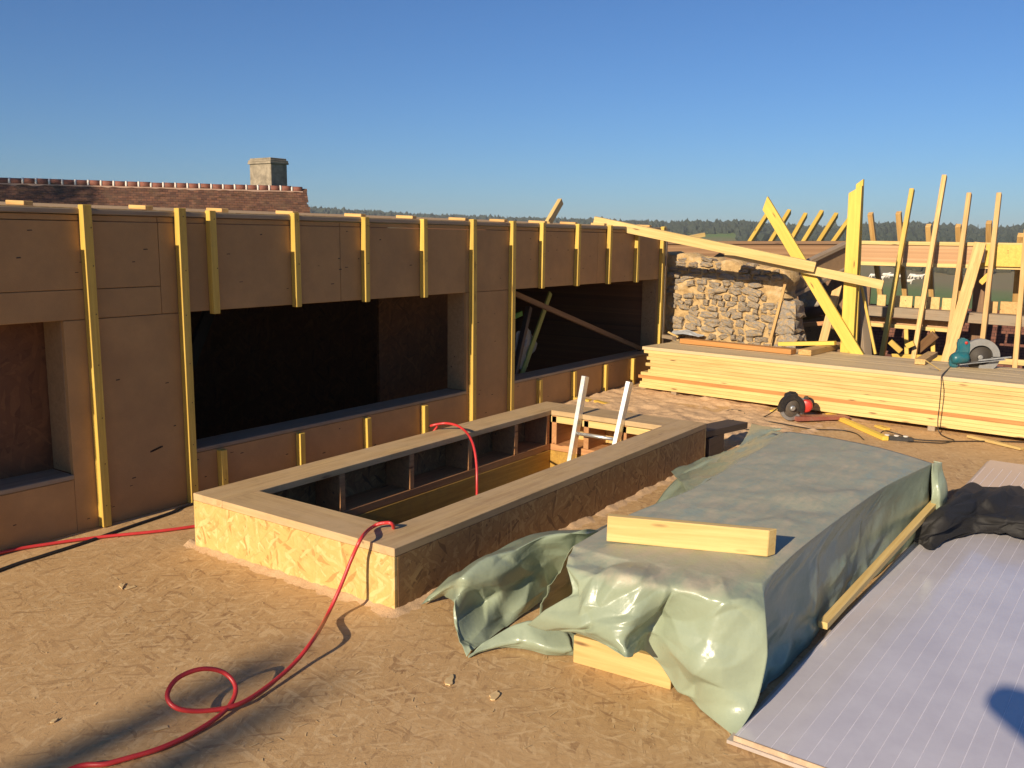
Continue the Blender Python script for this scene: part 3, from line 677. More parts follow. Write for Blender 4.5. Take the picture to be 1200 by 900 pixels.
for b_, t_ in (((1033, 420), (1069, 222)), ((1070, 424), (1107, 206)), ((1108, 428), (1136, 227)), ((1148, 430), (1171, 227)), ((1189, 436), (1203, 270)), ((1236, 440), (1262, 230))):
    a, b = at(*b_, 0, 11.0), at(*t_, 0, 11.75); plank('rafter', a-(b-a)*.12, b, .05, .075, STUD if b_[0] > 1060 else YEL, fr, (1, 0, 0))
for t_, b_ in (((1020, 250), (1033, 356)), ((1053, 249), (1061, 350)), ((1088, 264), (1092, 352)), ((1123, 264), (1126, 352)), ((1159, 260), (1158, 352)), ((1196, 275), (1190, 352))):
    a, b = at(*b_, 0, 12.6), at(*t_, 0, 12.0); plank('rafter', a-(b-a)*.3, b, .06, .07, STUD, fr, (1, 0, 0))
a, b = at(1112, 415, 0, 10.9), at(1149, 285, 0, 11.5); plank('strut', a-(b-a)*.1, b, .12, .05, STUD, fr, (1, 0, 0))
a, b = at(1148, 360, 0, 11.8), at(1150, 315, 0, 11.8); plank('king_post', V((a.x, a.y, .1)), b, .12, .12, BROWN, fr, (1, 0, 0))
plank('cleat', at(1149, 332, 0, 11.55), at(1159, 322, 0, 11.55), .06, .04, YEL, fr, (1, 0, 0))
a, b = at(1012, 363, 0, 11.4), at(1240, 379, 0, 11.4); plank('wall_plate', a, b, .115, .2, GREY, fr, (1, 0, 0))
for x0, x1, y0, y1 in ((1029, 1038, 345, 360), (1047, 1069, 346, 361), (1073, 1101, 347, 362), (1105, 1128, 349, 363)):
    p, q = at(x0, y0, 0, 11.6), at(x1, y1, 0, 11.6); box('blocking', (11.57, q.y, q.z-.03), (11.6, p.y, p.z), PINE, fr)
for x0, x1, y0, y1 in ((1159, 1169, 353, 365), (1173, 1206, 353, 366)):
    p, q = at(x0, y0, 0, 11.65), at(x1, y1, 0, 11.65); box('blocking', (11.62, q.y, q.z-.03), (11.65, p.y, p.z), STUD, fr)
a, b = at(1018, 384, 0, 11.5), at(1118, 386, 0, 11.5); box('eaves_board', (11.5, b.y, b.z), (11.53, a.y, at(1018, 371, 0, 11.5).z), OSBW, fr)
plank('lower_rail', at(1020, 380, 0, 11.44), at(1112, 387, 0, 11.44), .045, .05, PINE, fr, (1, 0, 0))
for px in (1063, 1094): plank('stud', at(px, 425, 0, 11.2), at(px-1, 386, 0, 11.3), .045, .04, YEL, fr, (1, 0, 0))
plank('floor_rail', at(1045, 418, 0, 11.05), at(1125, 421, 0, 11.05), .07, .05, YEL, fr, (1, 0, 0)); plank('floor_rail', at(1130, 420, 0, 11.05), at(1240, 428, 0, 11.05), .06, .05, PINE, fr, (1, 0, 0))
plank('cleat', at(1043, 400, 0, 10.9), at(1056, 412, 0, 10.9), .06, .04, YEL, fr, (1, 0, 0)); plank('cleat', at(1062, 406, 0, 10.9), at(1071, 402, 0, 10.9), .06, .04, YEL, fr, (1, 0, 0))
plank('gusset', at(1096, 392, 0, 11.1), at(1075, 410, 0, 11.25), .10, .03, BROWN, fr, (1, 0, 0))
# old red roof seen low between the rafters
M = NT('old_red_tiles'); co = M.coord(rand=False, rot=(0, math.radians(35), 0))
br = M.n('TexBrick', {'Vector': M.n('CombineXYZ', {0: M.n('SeparateXYZ', {0: co}).outputs[1], 1: M.n('SeparateXYZ', {0: co}).outputs[0], 2: 0.}).outputs[0], 'Color1': (.10, .035, .025, 1), 'Color2': (.17, .07, .045, 1), 'Mortar': (.03, .015, .012, 1), 'Scale': 6., 'Mortar Size': .02})
M.col(M.mix(M.ramp(M.noise(co, 40, 4, .8), [(.62, (0, 0, 0)), (.74, (1, 1, 1))]), br.outputs[0], (.32, .22, .17, 1))); M.rough(.9); M.bump(br.outputs[1], -1., .02)
lr = thing('lower_roof', (12.2, 1.8, -.5), 'old dark red tiled roof low behind the rafters', 'roof')
vs = [(11.9, 4., -.75), (11.9, -1., -.75), (13., -1., .75), (13., 4., .75), (11.9, 4., -3), (11.9, -1., -3), (13., -1, -3), (13, 4, -3)]
link('tile_slope', mesh('tile_slope', vs[:4], [(0, 1, 2, 3)], M.m), lr)
link('wall_face', mesh('wall_face', vs, [(0, 4, 5, 1), (1, 5, 6, 2), (3, 2, 6, 7), (0, 3, 7, 4)], MORT), lr)
box('roof_bearer', (10.9, -1, -.2), (11.2, 3.2, -.02), BROWN, fr)
# things in the gap beside the pier
mark(tube('pipe', [at(936, 368, 0, 11.2), at(972, 362, 0, 11.3)], .085, plain('rusty_dark_pipe', (.06, .03, .02, 1), .6, dirt=(.16, .07, .03, 1)), None, 2, 16), 'fat dark pipe lying in the gap right of the stone pier', 'pipe')
mark(plank('ledge_board', at(938, 381, 0, 10.9), at(972, 378, 0, 10.9), .12, .05, REDW), 'orange brown ledge board under the dark pipe', 'board')
prism('grey_stone', [(-.12, -.1), (.1, -.12), (.14, .02), (.06, .13), (-.06, .12), (-.13, .02)], .2, STONE, None, Matrix.Translation(at(951, 348, 0, 11.0)) @ Matrix.Rotation(math.pi/2, 4, 'Z'), .01)
mark(bpy.data.objects['grey_stone'], 'pale grey stone lump between the brown joist and the leaning yellow plank', 'stone')
a, b = at(964, 402, 0, 10.1), at(981, 338, 0, 10.3); mark(plank('pointed_board', a, b, .09, .03, STUD, None, (1, 0, 0), .08), 'pointed tan board leaning left of the yellow post', 'board')
box('gap_backing', (11.55, 2.75, -.5), (11.6, 3.7, 1.15), BROWN, jf)

# ------------------------------------------------------------------ far house with tiled roof and chimney
ZR = 3.25
ra, rb_ = at(-60, 209.3, 2, ZR), at(351, 221, 2, ZR)
hx = (rb_-ra).normalized(); hy = V((hx.y, -hx.x, 0)); hy = hy if hy.y < 0 else -hy; L = (rb_-ra).length
house = thing('tiled_house', (ra+rb_)/2-V((0, 0, 7)), 'house with old brown tiled roof and white jointed ridge behind the wall', 'house')
HM = Matrix((hx, hy, V((0, 0, 1)))).transposed().to_4x4(); HM.translation = ra
M = NT('old_brown_tiles'); tc = M.n('TexCoord').outputs['Object']; s3 = M.n('SeparateXYZ', {0: tc}).outputs
uv = M.n('CombineXYZ', {0: s3[0], 1: M.math('MULTIPLY', s3[2], -1.35), 2: 0.}).outputs[0]
b1 = M.n('TexBrick', {'Vector': uv, 'Color1': (.085, .036, .022, 1), 'Color2': (.19, .08, .042, 1), 'Mortar': (.05, .025, .018, 1), 'Scale': 1., 'Mortar Size': .008, 'Brick Width': .17, 'Row Height': .115, 'Bias': -.1})
b1.offset_frequency = 2
c_ = M.mix(M.math('MULTIPLY', M.ramp(M.noise(tc, 2.6, 6, .8), [(.45, (0, 0, 0)), (.72, (1, 1, 1))]), .65), b1.outputs[0], (.15, .095, .05, 1))
c_ = M.mix(M.ramp(M.noise(tc, 8, 4, .8), [(.6, (0, 0, 0)), (.78, (.7, .7, .7))]), c_, (.05, .03, .022, 1))
M.col(c_); M.rough(.9); TILE = M.m
# roof slope in overlapping courses: each course is proud of the one above
rows, EX, TAN = 34, .115, math.tan(math.radians(46))
vs, fs = [], []; nxs = 60
for r in range(rows):
    s0, s1 = r*EX, (r+1)*EX+.01; zz0, zz1 = -s0*math.sin(math.radians(46)), -s1*math.sin(math.radians(46)); yy0, yy1 = s0*math.cos(math.radians(46)), s1*math.cos(math.radians(46))
    o = len(vs)
    for i in range(nxs+1):
        x = (L+.25+.02*rng.normal()*(i == nxs))*i/nxs; j1 = rng.normal(0, .008)
        vs += [(x, yy0, zz0), (x, yy1+.02+j1, zz1+.018+j1), (x, yy1+.02, zz1-.01)]
    for i in range(nxs):
        q = o+i*3; fs += [(q, q+1, q+4, q+3), (q+1, q+2, q+5, q+4)]
link('roof_tiles', mesh('roof_tiles', vs, fs, TILE), house, HM)
ey, ez = rows*EX*math.cos(math.radians(46)), -rows*EX*math.sin(math.radians(46))
vs = [(0, -ey, ez), (L+.25, -ey, ez), (L+.25, -.02, -.03), (0, -.02, -.03)]
link('rear_slope', mesh('rear_slope', vs, [(0, 1, 2, 3)], TILE), house, HM)
RW = plain('rendered_wall', (.42, .34, .24, 1), .9, bump=.6, bscale=20)
vs = [(.0, ey-.3, ez), (L+.05, ey-.3, ez), (L+.05, ey-.3, -8), (0, ey-.3, -8), (0, -ey+.3, ez), (L+.05, -ey+.3, ez), (L+.05, -ey+.3, -8), (0, -ey+.3, -8), (L+.05, 0, -.08)]
link('house_wall', fix(mesh('house_wall', vs, [(0, 1, 2, 3), (1, 8, 5, 6, 2), (5, 4, 7, 6), (4, 0, 3, 7)], RW)), house, HM)
RT = plain('ridge_tile', (.22, .075, .045, 1), .8, var=.3, dirt=(.09, .05, .04, 1), dirt_amt=.6)
rv, rf = tube_data([V((0, 0, 0)), V((.36, 0, 0))], .12, 14); cv, cf2 = tube_data([V((-.035, 0, 0)), V((.03, 0, 0))], .131, 14)
rme, cme = mesh('ridge_tile', rv, rf, RT, True), mesh('mortar_collar', cv, cf2, WHITE, True)
nrt = int(L/.4)
for k in range(nrt+1):
    m_ = HM @ Matrix.Translation((L-.36-k*.4+.1, 0, -.04+rng.normal(0, .006)))
    rt_ = link('ridge_tile', rme, house, m_); link('mortar_collar', cme, rt_, m_ @ Matrix.Translation((-.02, 0, 0)))
box_ = bmesh.new(); bbox_bm(box_, (0, .06, -.19), (L+.1, .17, -.10)); me = bpy.data.meshes.new('ridge_mortar'); box_.to_mesh(me); box_.free(); me.materials.append(plain('pink_mortar', (.42, .27, .20, 1), .9)); link('ridge_mortar', me, house, HM)
# chimney
CHM = plain('chimney_render', (.30, .25, .18, 1), .95, var=.35, scale=6, bump=.9, bscale=14, dirt=(.11, .09, .065, 1), dirt_amt=.7)
K = at(318, 222, 2, ZR-.1)
dl = ray(293, 215); dy_ = dl.y*K.x/dl.x-K.y; dr = ray(337, 215); dx_ = dr.x*K.y/dr.y-K.x
K = EYE+(K-EYE)*1.05; dx_ *= 1.05; dy_ *= 1.05; CM = Matrix.Translation(K)
chim = link('chimney', mesh('chimney', [], [], CHM), house, CM)
bm = bmesh.new()
bbox_bm(bm, (0, 0, -1.6), (dx_, dy_, .95)); me = chim.data; bmesh.ops.bevel(bm, geom=bm.edges[:], offset=.02, segments=1, affect='EDGES'); bm.to_mesh(me); bm.free()
for g, z0, z1 in ((.05, .95, 1.03), (.035, 1.032, 1.10), (-.01, 1.102, 1.17)):
    bm = bmesh.new(); bbox_bm(bm, (-g, -g, z0), (dx_+g, dy_+g, z1)); bmesh.ops.bevel(bm, geom=bm.edges[:], offset=.012, segments=1, affect='EDGES'); me = bpy.data.meshes.new('chimney_course'); bm.to_mesh(me); bm.free(); me.materials.append(CHM)
    link('chimney_course', me, chim, CM)

# ------------------------------------------------------------------ green tarpaulin over a stack
M = NT('green_tarp'); co = M.coord(rand=False)
nrm = M.n('SeparateXYZ', {0: M.n('NewGeometry').outputs['Normal']}).outputs[2]
n1 = M.noise(co, 2.2, 6, .7); n2 = M.noise(M.coord(rand=False, scale=(1, 3, 3)), 5, 6, .75)
c0 = M.ramp(n1, [(.3, (.225, .27, .19)), (.7, (.295, .345, .25))])
flat = M.ramp(M.n('SeparateXYZ', {0: co}).outputs[2], [(.42, (0, 0, 0)), (.45, (1, 1, 1))])
dm = M.math('MULTIPLY', flat, M.ramp(n2, [(.36, (.12, .12, .12)), (.66, (1, 1, 1))]))
c1 = M.mix(M.math('MULTIPLY', dm, .8), c0, (.46, .385, .285, 1))
fl = M.noise(co, 34, 5, .8); c1 = M.mix(M.ramp(fl, [(.68, (0, 0, 0)), (.76, (.6, .6, .6))]), c1, (.45, .42, .34, 1))
M.col(c1); M.set(M.b.inputs['Roughness'], M.math('ADD', M.math('ADD', .22, M.math('MULTIPLY', n2, .16)), M.math('MULTIPLY', dm, .5)))
M.bump(M.math('ADD', M.math('MULTIPLY', M.noise(co, 60, 3, .5), .35), M.math('MULTIPLY', M.noise(co, 9, 2, .4, .6), 1.2)), .3, .01); TARP = M.m
def cr1(P, t):
    n = len(P); u = t*(n-1); i = min(int(u), n-2); f = u-i
    g = lambda k: P[k] if 0 <= k < n else (P[0]*2-P[1] if k < 0 else P[-1]*2-P[-2])
    a, b, c, d = g(i-1), g(i), g(i+1), g(i+2)
    # tension keeps corners crisp
    T = .32; m0, m1 = (c-a)*T, (d-b)*T
    return b*(2*f**3-3*f*f+1)+m0*(f**3-2*f*f+f)+c*(-2*f**3+3*f*f)+m1*(f**3-f*f)
def ridged(p, s):
    return 1-2*abs(noise.noise(V(p)*s))
TV, TF = [], []
def facets(nx, ny):                   # crumpled plastic: flat facets meeting in sharp straight creases
    H = rng.normal(0, 1, (ny+2, nx+2)); D = rng.random((ny+1, nx+1)) < .5
    JU, JV = rng.uniform(-.38, .38, nx+2), rng.uniform(-.38, .38, ny+2)
    gu = [k+(JU[k] if 0 < k < nx else 0) for k in range(nx+2)]; gv = [k+(JV[k] if 0 < k < ny else 0) for k in range(ny+2)]
    def f(u, v):
        x, y = u*nx, v*ny; i = j = 0
        while i < nx and gu[i+1] <= x: i += 1
        while j < ny and gv[j+1] <= y: j += 1
        a, b = (x-gu[i])/(gu[i+1]-gu[i]), (y-gv[j])/(gv[j+1]-gv[j])
        h00, h10, h01, h11 = H[j, i], H[j, i+1], H[j+1, i], H[j+1, i+1]
        if D[j, i]: return h00+a*(h10-h00)+b*(h11-h10) if a > b else h00+b*(h01-h00)+a*(h11-h01)
        return h00+a*(h10-h00)+b*(h01-h00) if a+b < 1 else h11+(1-a)*(h01-h11)+(1-b)*(h10-h11)
    return f
def patch(rows, nu, nv, amp, scale=6., fine=.3, pin='', fold=0., out=None, zmin=.006):
    TV_, TF_ = out or (TV, TF); o = len(TV_); rows = [[V(p) for p in r] for r in rows]; P = []
    for j in range(nv+1):
        rw = [cr1([r[k] for r in rows], j/nv) for k in range(len(rows[0]))]
        P.append([cr1(rw, i/nu) for i in range(nu+1)])
    lu = sum((P[nv//2][i+1]-P[nv//2][i]).length for i in range(nu)); lv = sum((P[j+1][nu//2]-P[j][nu//2]).length for j in range(nv))
    th = rng.uniform(.45, 1.1); ct, st_ = math.cos(th), math.sin(th); BX, BY = lu*ct+lv*st_, lu*st_+lv*ct     # folds run askew to the sheet's edges and are longer than wide
    F1 = facets(max(2, int(BX*scale*.5)), max(2, int(BY*scale*1.15))); F2 = facets(max(3, int(BX*scale*1.5)), max(3, int(BY*scale*2.4)))
    def askew(u, v): return min(1, max(0, (u*lu*ct+(1-v)*lv*st_)/BX)), min(1, max(0, (u*lu*st_+v*lv*ct)/BY))
    for j in range(nv+1):
        for i in range(nu+1):
            du = P[j][min(i+1, nu)]-P[j][max(i-1, 0)]; dv = P[min(j+1, nv)][i]-P[max(j-1, 0)][i]
            nn = du.cross(dv); nn = nn.normalized() if nn.length > 1e-9 else V((0, 0, 1))
            p = P[j][i]; a = amp[0]+(amp[1]-amp[0])*j/nv if isinstance(amp, tuple) else amp
            u, v = i/nu, j/nv; wgt = 1.
            for ch, dd in (('t', v), ('b', 1-v), ('l', u), ('r', 1-u)):
                if ch in pin: wgt *= min(1, dd/.12)
            q = p+V((fbm(p, 2.2, 2), fbm(p+V((9, 0, 0)), 2.2, 2), fbm(p+V((0, 9, 0)), 2.2, 2)))*.12
            uu = u+.5/scale/max(lu, .1)*noise.noise(V((u*5, v*5, 1.7)))*.5; vv = v+.5/scale/max(lv, .1)*noise.noise(V((u*5, v*5, 8.1)))*.5; uu, vv = min(1, max(0, uu)), min(1, max(0, vv))
            k = a*(F1(*askew(uu, vv))*.5+fine*F2(*askew(uu, vv)))
            if fold:      # hanging pleats run down the drop
                w_ = u*7+.9*noise.noise(V((u*4, v*1.2, 4))); k += fold*(abs((w_ % 1)*2-1)-.4)*min(1, v*2.2)
            r_ = p+nn*(k*wgt); r_.z = max(r_.z, zmin); TV_.append(r_)
    for j in range(nv):
        for i in range(nu): q = o+j*(nu+1)+i; TF_.append((q, q+1, q+nu+2, q+nu+1))
zt = .45
A = lambda x, y, z: at(x, y, 2, z)
X = lambda x, y, v: at(x, y, 0, v)
# top sheet and front drop (columns left to right, rows back to front to hem)
FE = [A(672, 640, .45), A(716, 652, .455), A(760, 660, .455), A(800, 667, .455), A(845, 676, .452), A(893, 688, .44)]
def lerp6(a, b): return [a.lerp(b, k/5) for k in range(6)]
RB = [A(1092, 543, .44), A(1040, 568, .448), A(985, 606, .45), A(935, 645, .45), A(893, 684, .44)]
FE[-1] = RB[-1]
patch([[A(925, 506, .44), A(962, 511, .45), A(1000, 518, .457), A(1032, 525, .455), A(1064, 534, .45), RB[0]],
       [A(868, 541, .452), A(905, 545, .46), A(940, 549, .462), A(975, 554, .46), A(1008, 560, .455), RB[1]],
       [A(812, 573, .45), A(848, 579, .458), A(884, 585, .463), A(920, 592, .462), A(953, 599, .458), RB[2]],
       [A(738, 603, .45), A(778, 612, .458), A(818, 620, .462), A(858, 628, .462), A(897, 636, .458), RB[3]], FE], 150, 130, .008, 4, .35, 'tblr')
FR = [A(893, 684, .44), X(897, 718, 2.80), X(899, 770, 2.77), X(886, 825, 2.73), A(862, 864, .01)]
patch([FE,
       [X(663, 662, 2.66), X(703, 674, 2.635), X(752, 684, 2.64), X(792, 690, 2.70), X(845, 706, 2.71), FR[1]],
       [X(667, 695, 2.62), X(694, 708, 2.58), X(738, 722, 2.585), X(774, 716, 2.72), X(828, 750, 2.68), FR[2]],
       [X(640, 715, 2.63), X(685, 733, 2.57), X(731, 752, 2.545), X(764, 742, 2.72), X(815, 790, 2.655), FR[3]],
       [X(622, 729, 2.68), X(674, 741, 2.61), X(734, 770, 2.51), X(757, 765, 2.72), A(800, 815, .015), FR[4]]], 150, 130, .021, 9, .38, 'tr')
# right side (rows from top edge to floor, columns front to back), set in a little at the corner pocket
S0 = RB[::-1]
patch([S0,
       [FR[1], V((3.02, 1.015, .33)), V((3.55, .985, .33)), V((4.2, .96, .33)), V((5.12, .84, .32))],
       [FR[2], V((2.98, 1.02, .20)), V((3.55, .975, .20)), V((4.25, .955, .20)), V((5.16, .84, .20))],
       [FR[3], V((2.94, 1.01, .09)), V((3.55, .965, .09)), V((4.3, .95, .09)), V((5.2, .85, .09))],
       [V((2.64, .955, .006)), V((2.95, .965, .006)), V((3.5, .95, .006)), V((4.3, .94, .006)), V((5.25, .85, .006))]], 130, 130, (.004, .014), 7, .35, 'tl', .007)
# folds at the far right corner
patch([[RB[0], A(1099, 542, .44), A(1104, 542, .435), A(1094, 540, .44)],
       [V((5.10, .82, .25)), V((5.10, .775, .25)), V((5.22, .76, .25)), V((5.35, .84, .25))],
       [V((5.2, .86, .06)), V((5.16, .79, .09)), V((5.34, .80, .08)), V((5.5, .88, .06))]], 36, 26, .012, 8, .3, 't')
patch([[A(925, 506, .44), A(962, 511, .45), A(1000, 519, .457), A(1035, 527, .455), A(1064, 534, .45), RB[0]], lerp6(V((5.5, 1.75, .22)), V((5.3, .84, .22))), lerp6(V((5.7, 1.8, .02)), V((5.5, .84, .02)))], 40, 20, .012, 6, .3, 't')
# left side down, and the flap turned up at its far end
patch([[A(672, 640, .45), A(738, 603, .45), A(812, 573, .45), A(868, 541, .452), A(925, 506, .44)],
       [V((2.95, 1.86, .2)), V((3.5, 1.85, .2)), V((4.2, 1.88, .25)), V((4.85, 1.95, .33)), V((5.45, 1.86, .38))],
       [V((3.0, 1.95, .015)), V((3.5, 1.95, .015)), V((4.3, 2.1, .1)), V((4.95, 2.15, .22)), V((5.6, 2.0, .28))]], 70, 24, .016, 7, .3, 't')
patch([[A(806, 577, .43), A(850, 552, .44), A(893, 528, .44), A(934, 507, .44)],
       [A(795, 562, .27), A(838, 541, .30), A(880, 517, .33), A(915, 505, .36)],
       [A(786, 552, .12), A(825, 537, .2), A(866, 524, .27), A(900, 505, .30)]], 60, 26, .014, 8, .3)
patch([[A(866, 524, .27), A(890, 514, .3), A(912, 505, .3)], [A(875, 510, .28), A(892, 505, .3), A(915, 503, .32)], [A(881, 496, .24), A(895, 499, .28), A(918, 502, .32)]], 24, 16, .008, 10)
# gathered hood at the near left
patch([[A(724, 610, .20), A(700, 616, .30), A(655, 621, .26), A(615, 629, .24), A(572, 646, .21), A(538, 670, .15), A(505, 697, .03), A(494, 708, .012)],
       [A(724, 622, .22), A(690, 622, .34), A(640, 627, .33), A(606, 641, .31), A(568, 655, .29), A(540, 676, .25), A(528, 690, .14), A(520, 700, .03)],
       [A(716, 642, .20), A(676, 632, .30), A(634, 641, .28), A(610, 658, .25), A(577, 676, .23), A(553, 684, .22), A(533, 700, .17), A(530, 705, .15)],
       [A(708, 662, .14), A(668, 650, .22), A(640, 656, .20), A(618, 674, .15), A(588, 692, .14), A(566, 706, .09), A(539, 728, .09), A(532, 728, .09)],
       [A(700, 684, .07), A(660, 670, .11), A(642, 682, .07), A(616, 706, .06), A(590, 722, .03), A(566, 738, .03), A(545, 750, .03), A(540, 752, .04)],
       [A(692, 702, .02), A(655, 690, .03), A(640, 700, .02), A(618, 718, .015), A(592, 735, .012), A(570, 752, .012), A(552, 764, .012), A(548, 768, .012)]], 130, 110, .020, 6.5, .22)
# hem lying on the deck
patch([[A(552, 762, .02), A(575, 748, .05), A(602, 733, .09), A(628, 728, .11), A(655, 735, .09), A(676, 745, .06)],
       [A(549, 768, .012), A(578, 757, .03), A(608, 750, .05), A(640, 757, .05), A(668, 760, .04), A(678, 762, .03)],
       [A(549, 770, .01), A(580, 760, .01), A(610, 760, .01), A(640, 766, .01), A(668, 766, .01), A(680, 766, .01)]], 60, 22, .014, 10)
me = mesh('tarpaulin', TV, TF, TARP, True)
bm = bmesh.new(); bm.from_mesh(me); bmesh.ops.remove_doubles(bm, verts=bm.verts[:], dist=.0015); bmesh.ops.recalc_face_normals(bm, faces=bm.faces)
for k in range(3): bmesh.ops.smooth_vert(bm, verts=[v for v in bm.verts if not v.is_boundary and .425 < v.co.z < .47], factor=.5, use_axis_x=True, use_axis_y=True, use_axis_z=True)
for f in bm.faces: f.smooth = True
bm.to_mesh(me); bm.free()
tarp = mark(link('tarpaulin', me), 'crumpled green tarpaulin draped over a long low stack in the foreground', 'tarpaulin')
sm = tarp.modifiers.new('thickness', 'SOLIDIFY'); sm.thickness = .002; sm.offset = 0

def two(px0, py0, px1, py1, z, wd, th, mat, name, lab, cat, cut=0., parent=None):
    return mark(plank(name, A(px0, py0, z), A(px1, py1, z), wd, th, mat, parent, (0, 0, 1), cut), lab, cat)
two(676, 757, 790, 788, .055, .06, .11, PINE, 'beam', 'pale yellow beam end showing under the lower front hem of the tarpaulin', 'beam')
# covered stack that holds the tarpaulin up
for k in range(3): mark(box('covered_board', (2.92, 1.08, .115+.1*k), (5.0, 1.62, .205+.1*k), STUD), 'board pile hidden under the green tarpaulin', 'board', 'boards under the tarpaulin')
p0, p1 = A(712, 618, .512), A(905, 636, .505)
mark(plank('plank', p0, p1, .035, .10, PINE, None, (0, 0, 1), .03), 'pale plank set on edge on top of the green tarpaulin', 'plank')
mark(plank('stick', A(964, 733, .068), A(1104, 580, .22), .038, .03, PINE, None, (0, 0, 1)), 'square stick leaning along the right side of the tarpaulin', 'stick')

# ------------------------------------------------------------------ polycarbonate sheet
M = NT('lilac_polycarbonate'); tc = M.coord(rand=False); x_ = M.n('SeparateXYZ', {0: tc}).outputs
st = M.noise(M.coord(rand=False, scale=(.6, 14, 1)), 3, 4, .6)
ed = M.math('ADD', x_[0], M.math('MULTIPLY', M.math('SUBTRACT', st, .5), .8))
dmask = M.ramp(M.math('ADD', M.math('MULTIPLY', M.math('SUBTRACT', ed, 1.05), 3.5), 0.), [(.0, (0, 0, 0)), (.3, (1, 1, 1))])
cl_ = M.ramp(M.noise(tc, 2.2, 6, .7), [(.25, (.49, .46, .505)), (.75, (.65, .625, .665))])
cl_ = M.mix(M.math('MULTIPLY', dmask, .9), cl_, (.55, .42, .34, 1))
nd_ = M.noise(tc, 20, 6, .8); cl_ = M.mix(M.ramp(nd_, [(.64, (0, 0, 0)), (.8, (.4, .4, .4))]), cl_, (.5, .4, .3, 1))
M.col(cl_); M.set(M.b.inputs['Roughness'], M.math('ADD', .22, M.math('MULTIPLY', dmask, .6))); M.b.inputs['Subsurface Weight'].default_value = .0
M.b.inputs['Coat Weight'].default_value = .35; M.b.inputs['Coat Roughness'].default_value = .12
M.bump(M.noise(M.coord(rand=False, scale=(.4, 1, 1)), 5, 3, .5), .12, .02); POLY = M.m
RIB = plain('polycarbonate_rib', (.70, .67, .72, 1), .35, var=.12)
q00, q01, q10 = V((2.60, .93, 0)), V((2.50, .55, 0)), V((7.25, .80, 0))
ux = (q10-q00).normalized(); uy = V((ux.y, -ux.x, 0)); PL, PW = 4.66, 1.25
PM = Matrix((ux, uy*-1, V((0, 0, 1)))).transposed().to_4x4(); PM.translation = q00+ux*PL/2+uy*PW/2
def pb(name, a, b, mat, parent):
    bm = bmesh.new(); bbox_bm(bm, a, b)
    for v in bm.verts:
        if v.co.x < 0: v.co.x -= .12*(v.co.y-PW/2)*-1*.0
    me = bpy.data.meshes.new(name); bm.to_mesh(me); bm.free(); me.materials.append(mat); return link(name, me, parent, PM)
sh = thing('plastic_sheet', PM.translation, 'large ribbed lilac white plastic sheet lying on the deck at the right', 'plastic sheet')
pb('sheet_panel', (-PL/2, -PW/2, .0165), (PL/2, PW/2, .0325), POLY, sh)
pb('under_sheet', (-PL/2-.012, -PW/2, .004), (PL/2+.02, PW/2+.02, .016), plain('sheet_edge', (.40, .34, .30, 1), .5, dirt=(.4, .27, .15, 1), dirt_amt=.6), sh)
pb('edge_strip', (-PL/2-.006, -PW/2, .0165), (-PL/2-.0005, PW/2, .034), plain('dusty_edge', (.46, .33, .22, 1), .9, var=.3, scale=30), sh)
k = -PW/2+.03
while k < PW/2: pb('rib', (-PL/2+.002, k-.0015, .0326), (PL/2-.25, k+.0015, .0333), RIB, sh); k += .055

# ------------------------------------------------------------------ black jacket
JV_, JF_ = [], []
patch([[A(1100, 578, .05), A(1122, 573, .05), A(1150, 570, .05), A(1180, 571, .05), A(1210, 574, .05), A(1245, 580, .05)],
       [A(1092, 588, .14), A(1122, 577, .20), A(1150, 574, .20), A(1180, 578, .15), A(1210, 580, .16), A(1245, 588, .12)],
       [A(1084, 600, .17), A(1116, 590, .24), A(1146, 592, .16), A(1180, 594, .18), A(1210, 597, .17), A(1245, 604, .12)],
       [A(1076, 615, .15), A(1106, 606, .21), A(1142, 606, .12), A(1180, 610, .15), A(1210, 612, .15), A(1245, 620, .1)],
       [A(1072, 628, .09), A(1096, 624, .13), A(1138, 616, .09), A(1180, 620, .10), A(1210, 624, .10), A(1245, 632, .08)],
       [A(1071, 636, .05), A(1092, 641, .05), A(1136, 624, .05), A(1180, 627, .05), A(1210, 631, .05), A(1245, 640, .05)]], 170, 120, .032, 7, .3, '', 0., (JV_, JF_), .05)
jk = mark(link('jacket', mesh('jacket', JV_, JF_, CLOTH, True)), 'crumpled black jacket thrown down on the plastic sheet', 'jacket')
sm = jk.modifiers.new('soften', 'SMOOTH'); sm.iterations = 3; sm.factor = .6

# ------------------------------------------------------------------ dark board behind the curb, scraps, yellow lath
mark(plank('dark_board', V((6.10, 2.60, .19)), V((6.75, 2.53, .16)), .17, .05, DARKB, None, (0, 0, 1)), 'board coloured dark for the shade just behind the far curb corner', 'board')  # the curb's shade is put into this board's dark colour
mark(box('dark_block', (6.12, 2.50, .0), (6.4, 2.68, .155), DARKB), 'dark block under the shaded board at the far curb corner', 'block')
two(965, 482, 1038, 514, .02, .05, .035, YELB, 'yellow_lath', 'long yellow lath on the deck beside the red saw', 'lath')
two(905, 483, 918, 478, .015, .05, .03, YELB, 'yellow_scrap', 'short yellow scrap behind the red saw blade', 'scrap')
two(1028, 499, 1040, 503, .012, .06, .02, YEL, 'yellow_scrap', 'small yellow scrap lying near the stack right of the red saw', 'scrap')
two(698, 470, 716, 475, .02, .05, .025, YEL, 'yellow_scrap', 'small yellow scrap on the sawdust beside the ladder', 'scrap')
two(1135, 511, 1198, 526, .015, .05, .02, PINE, 'thin_board', 'thin pale board on the deck in front of the stack at the right', 'board')
two(668, 466, 692, 470, .02, .06, .03, YEL, 'yellow_strip', 'yellow strip on the deck at the foot of the wall battens', 'strip')

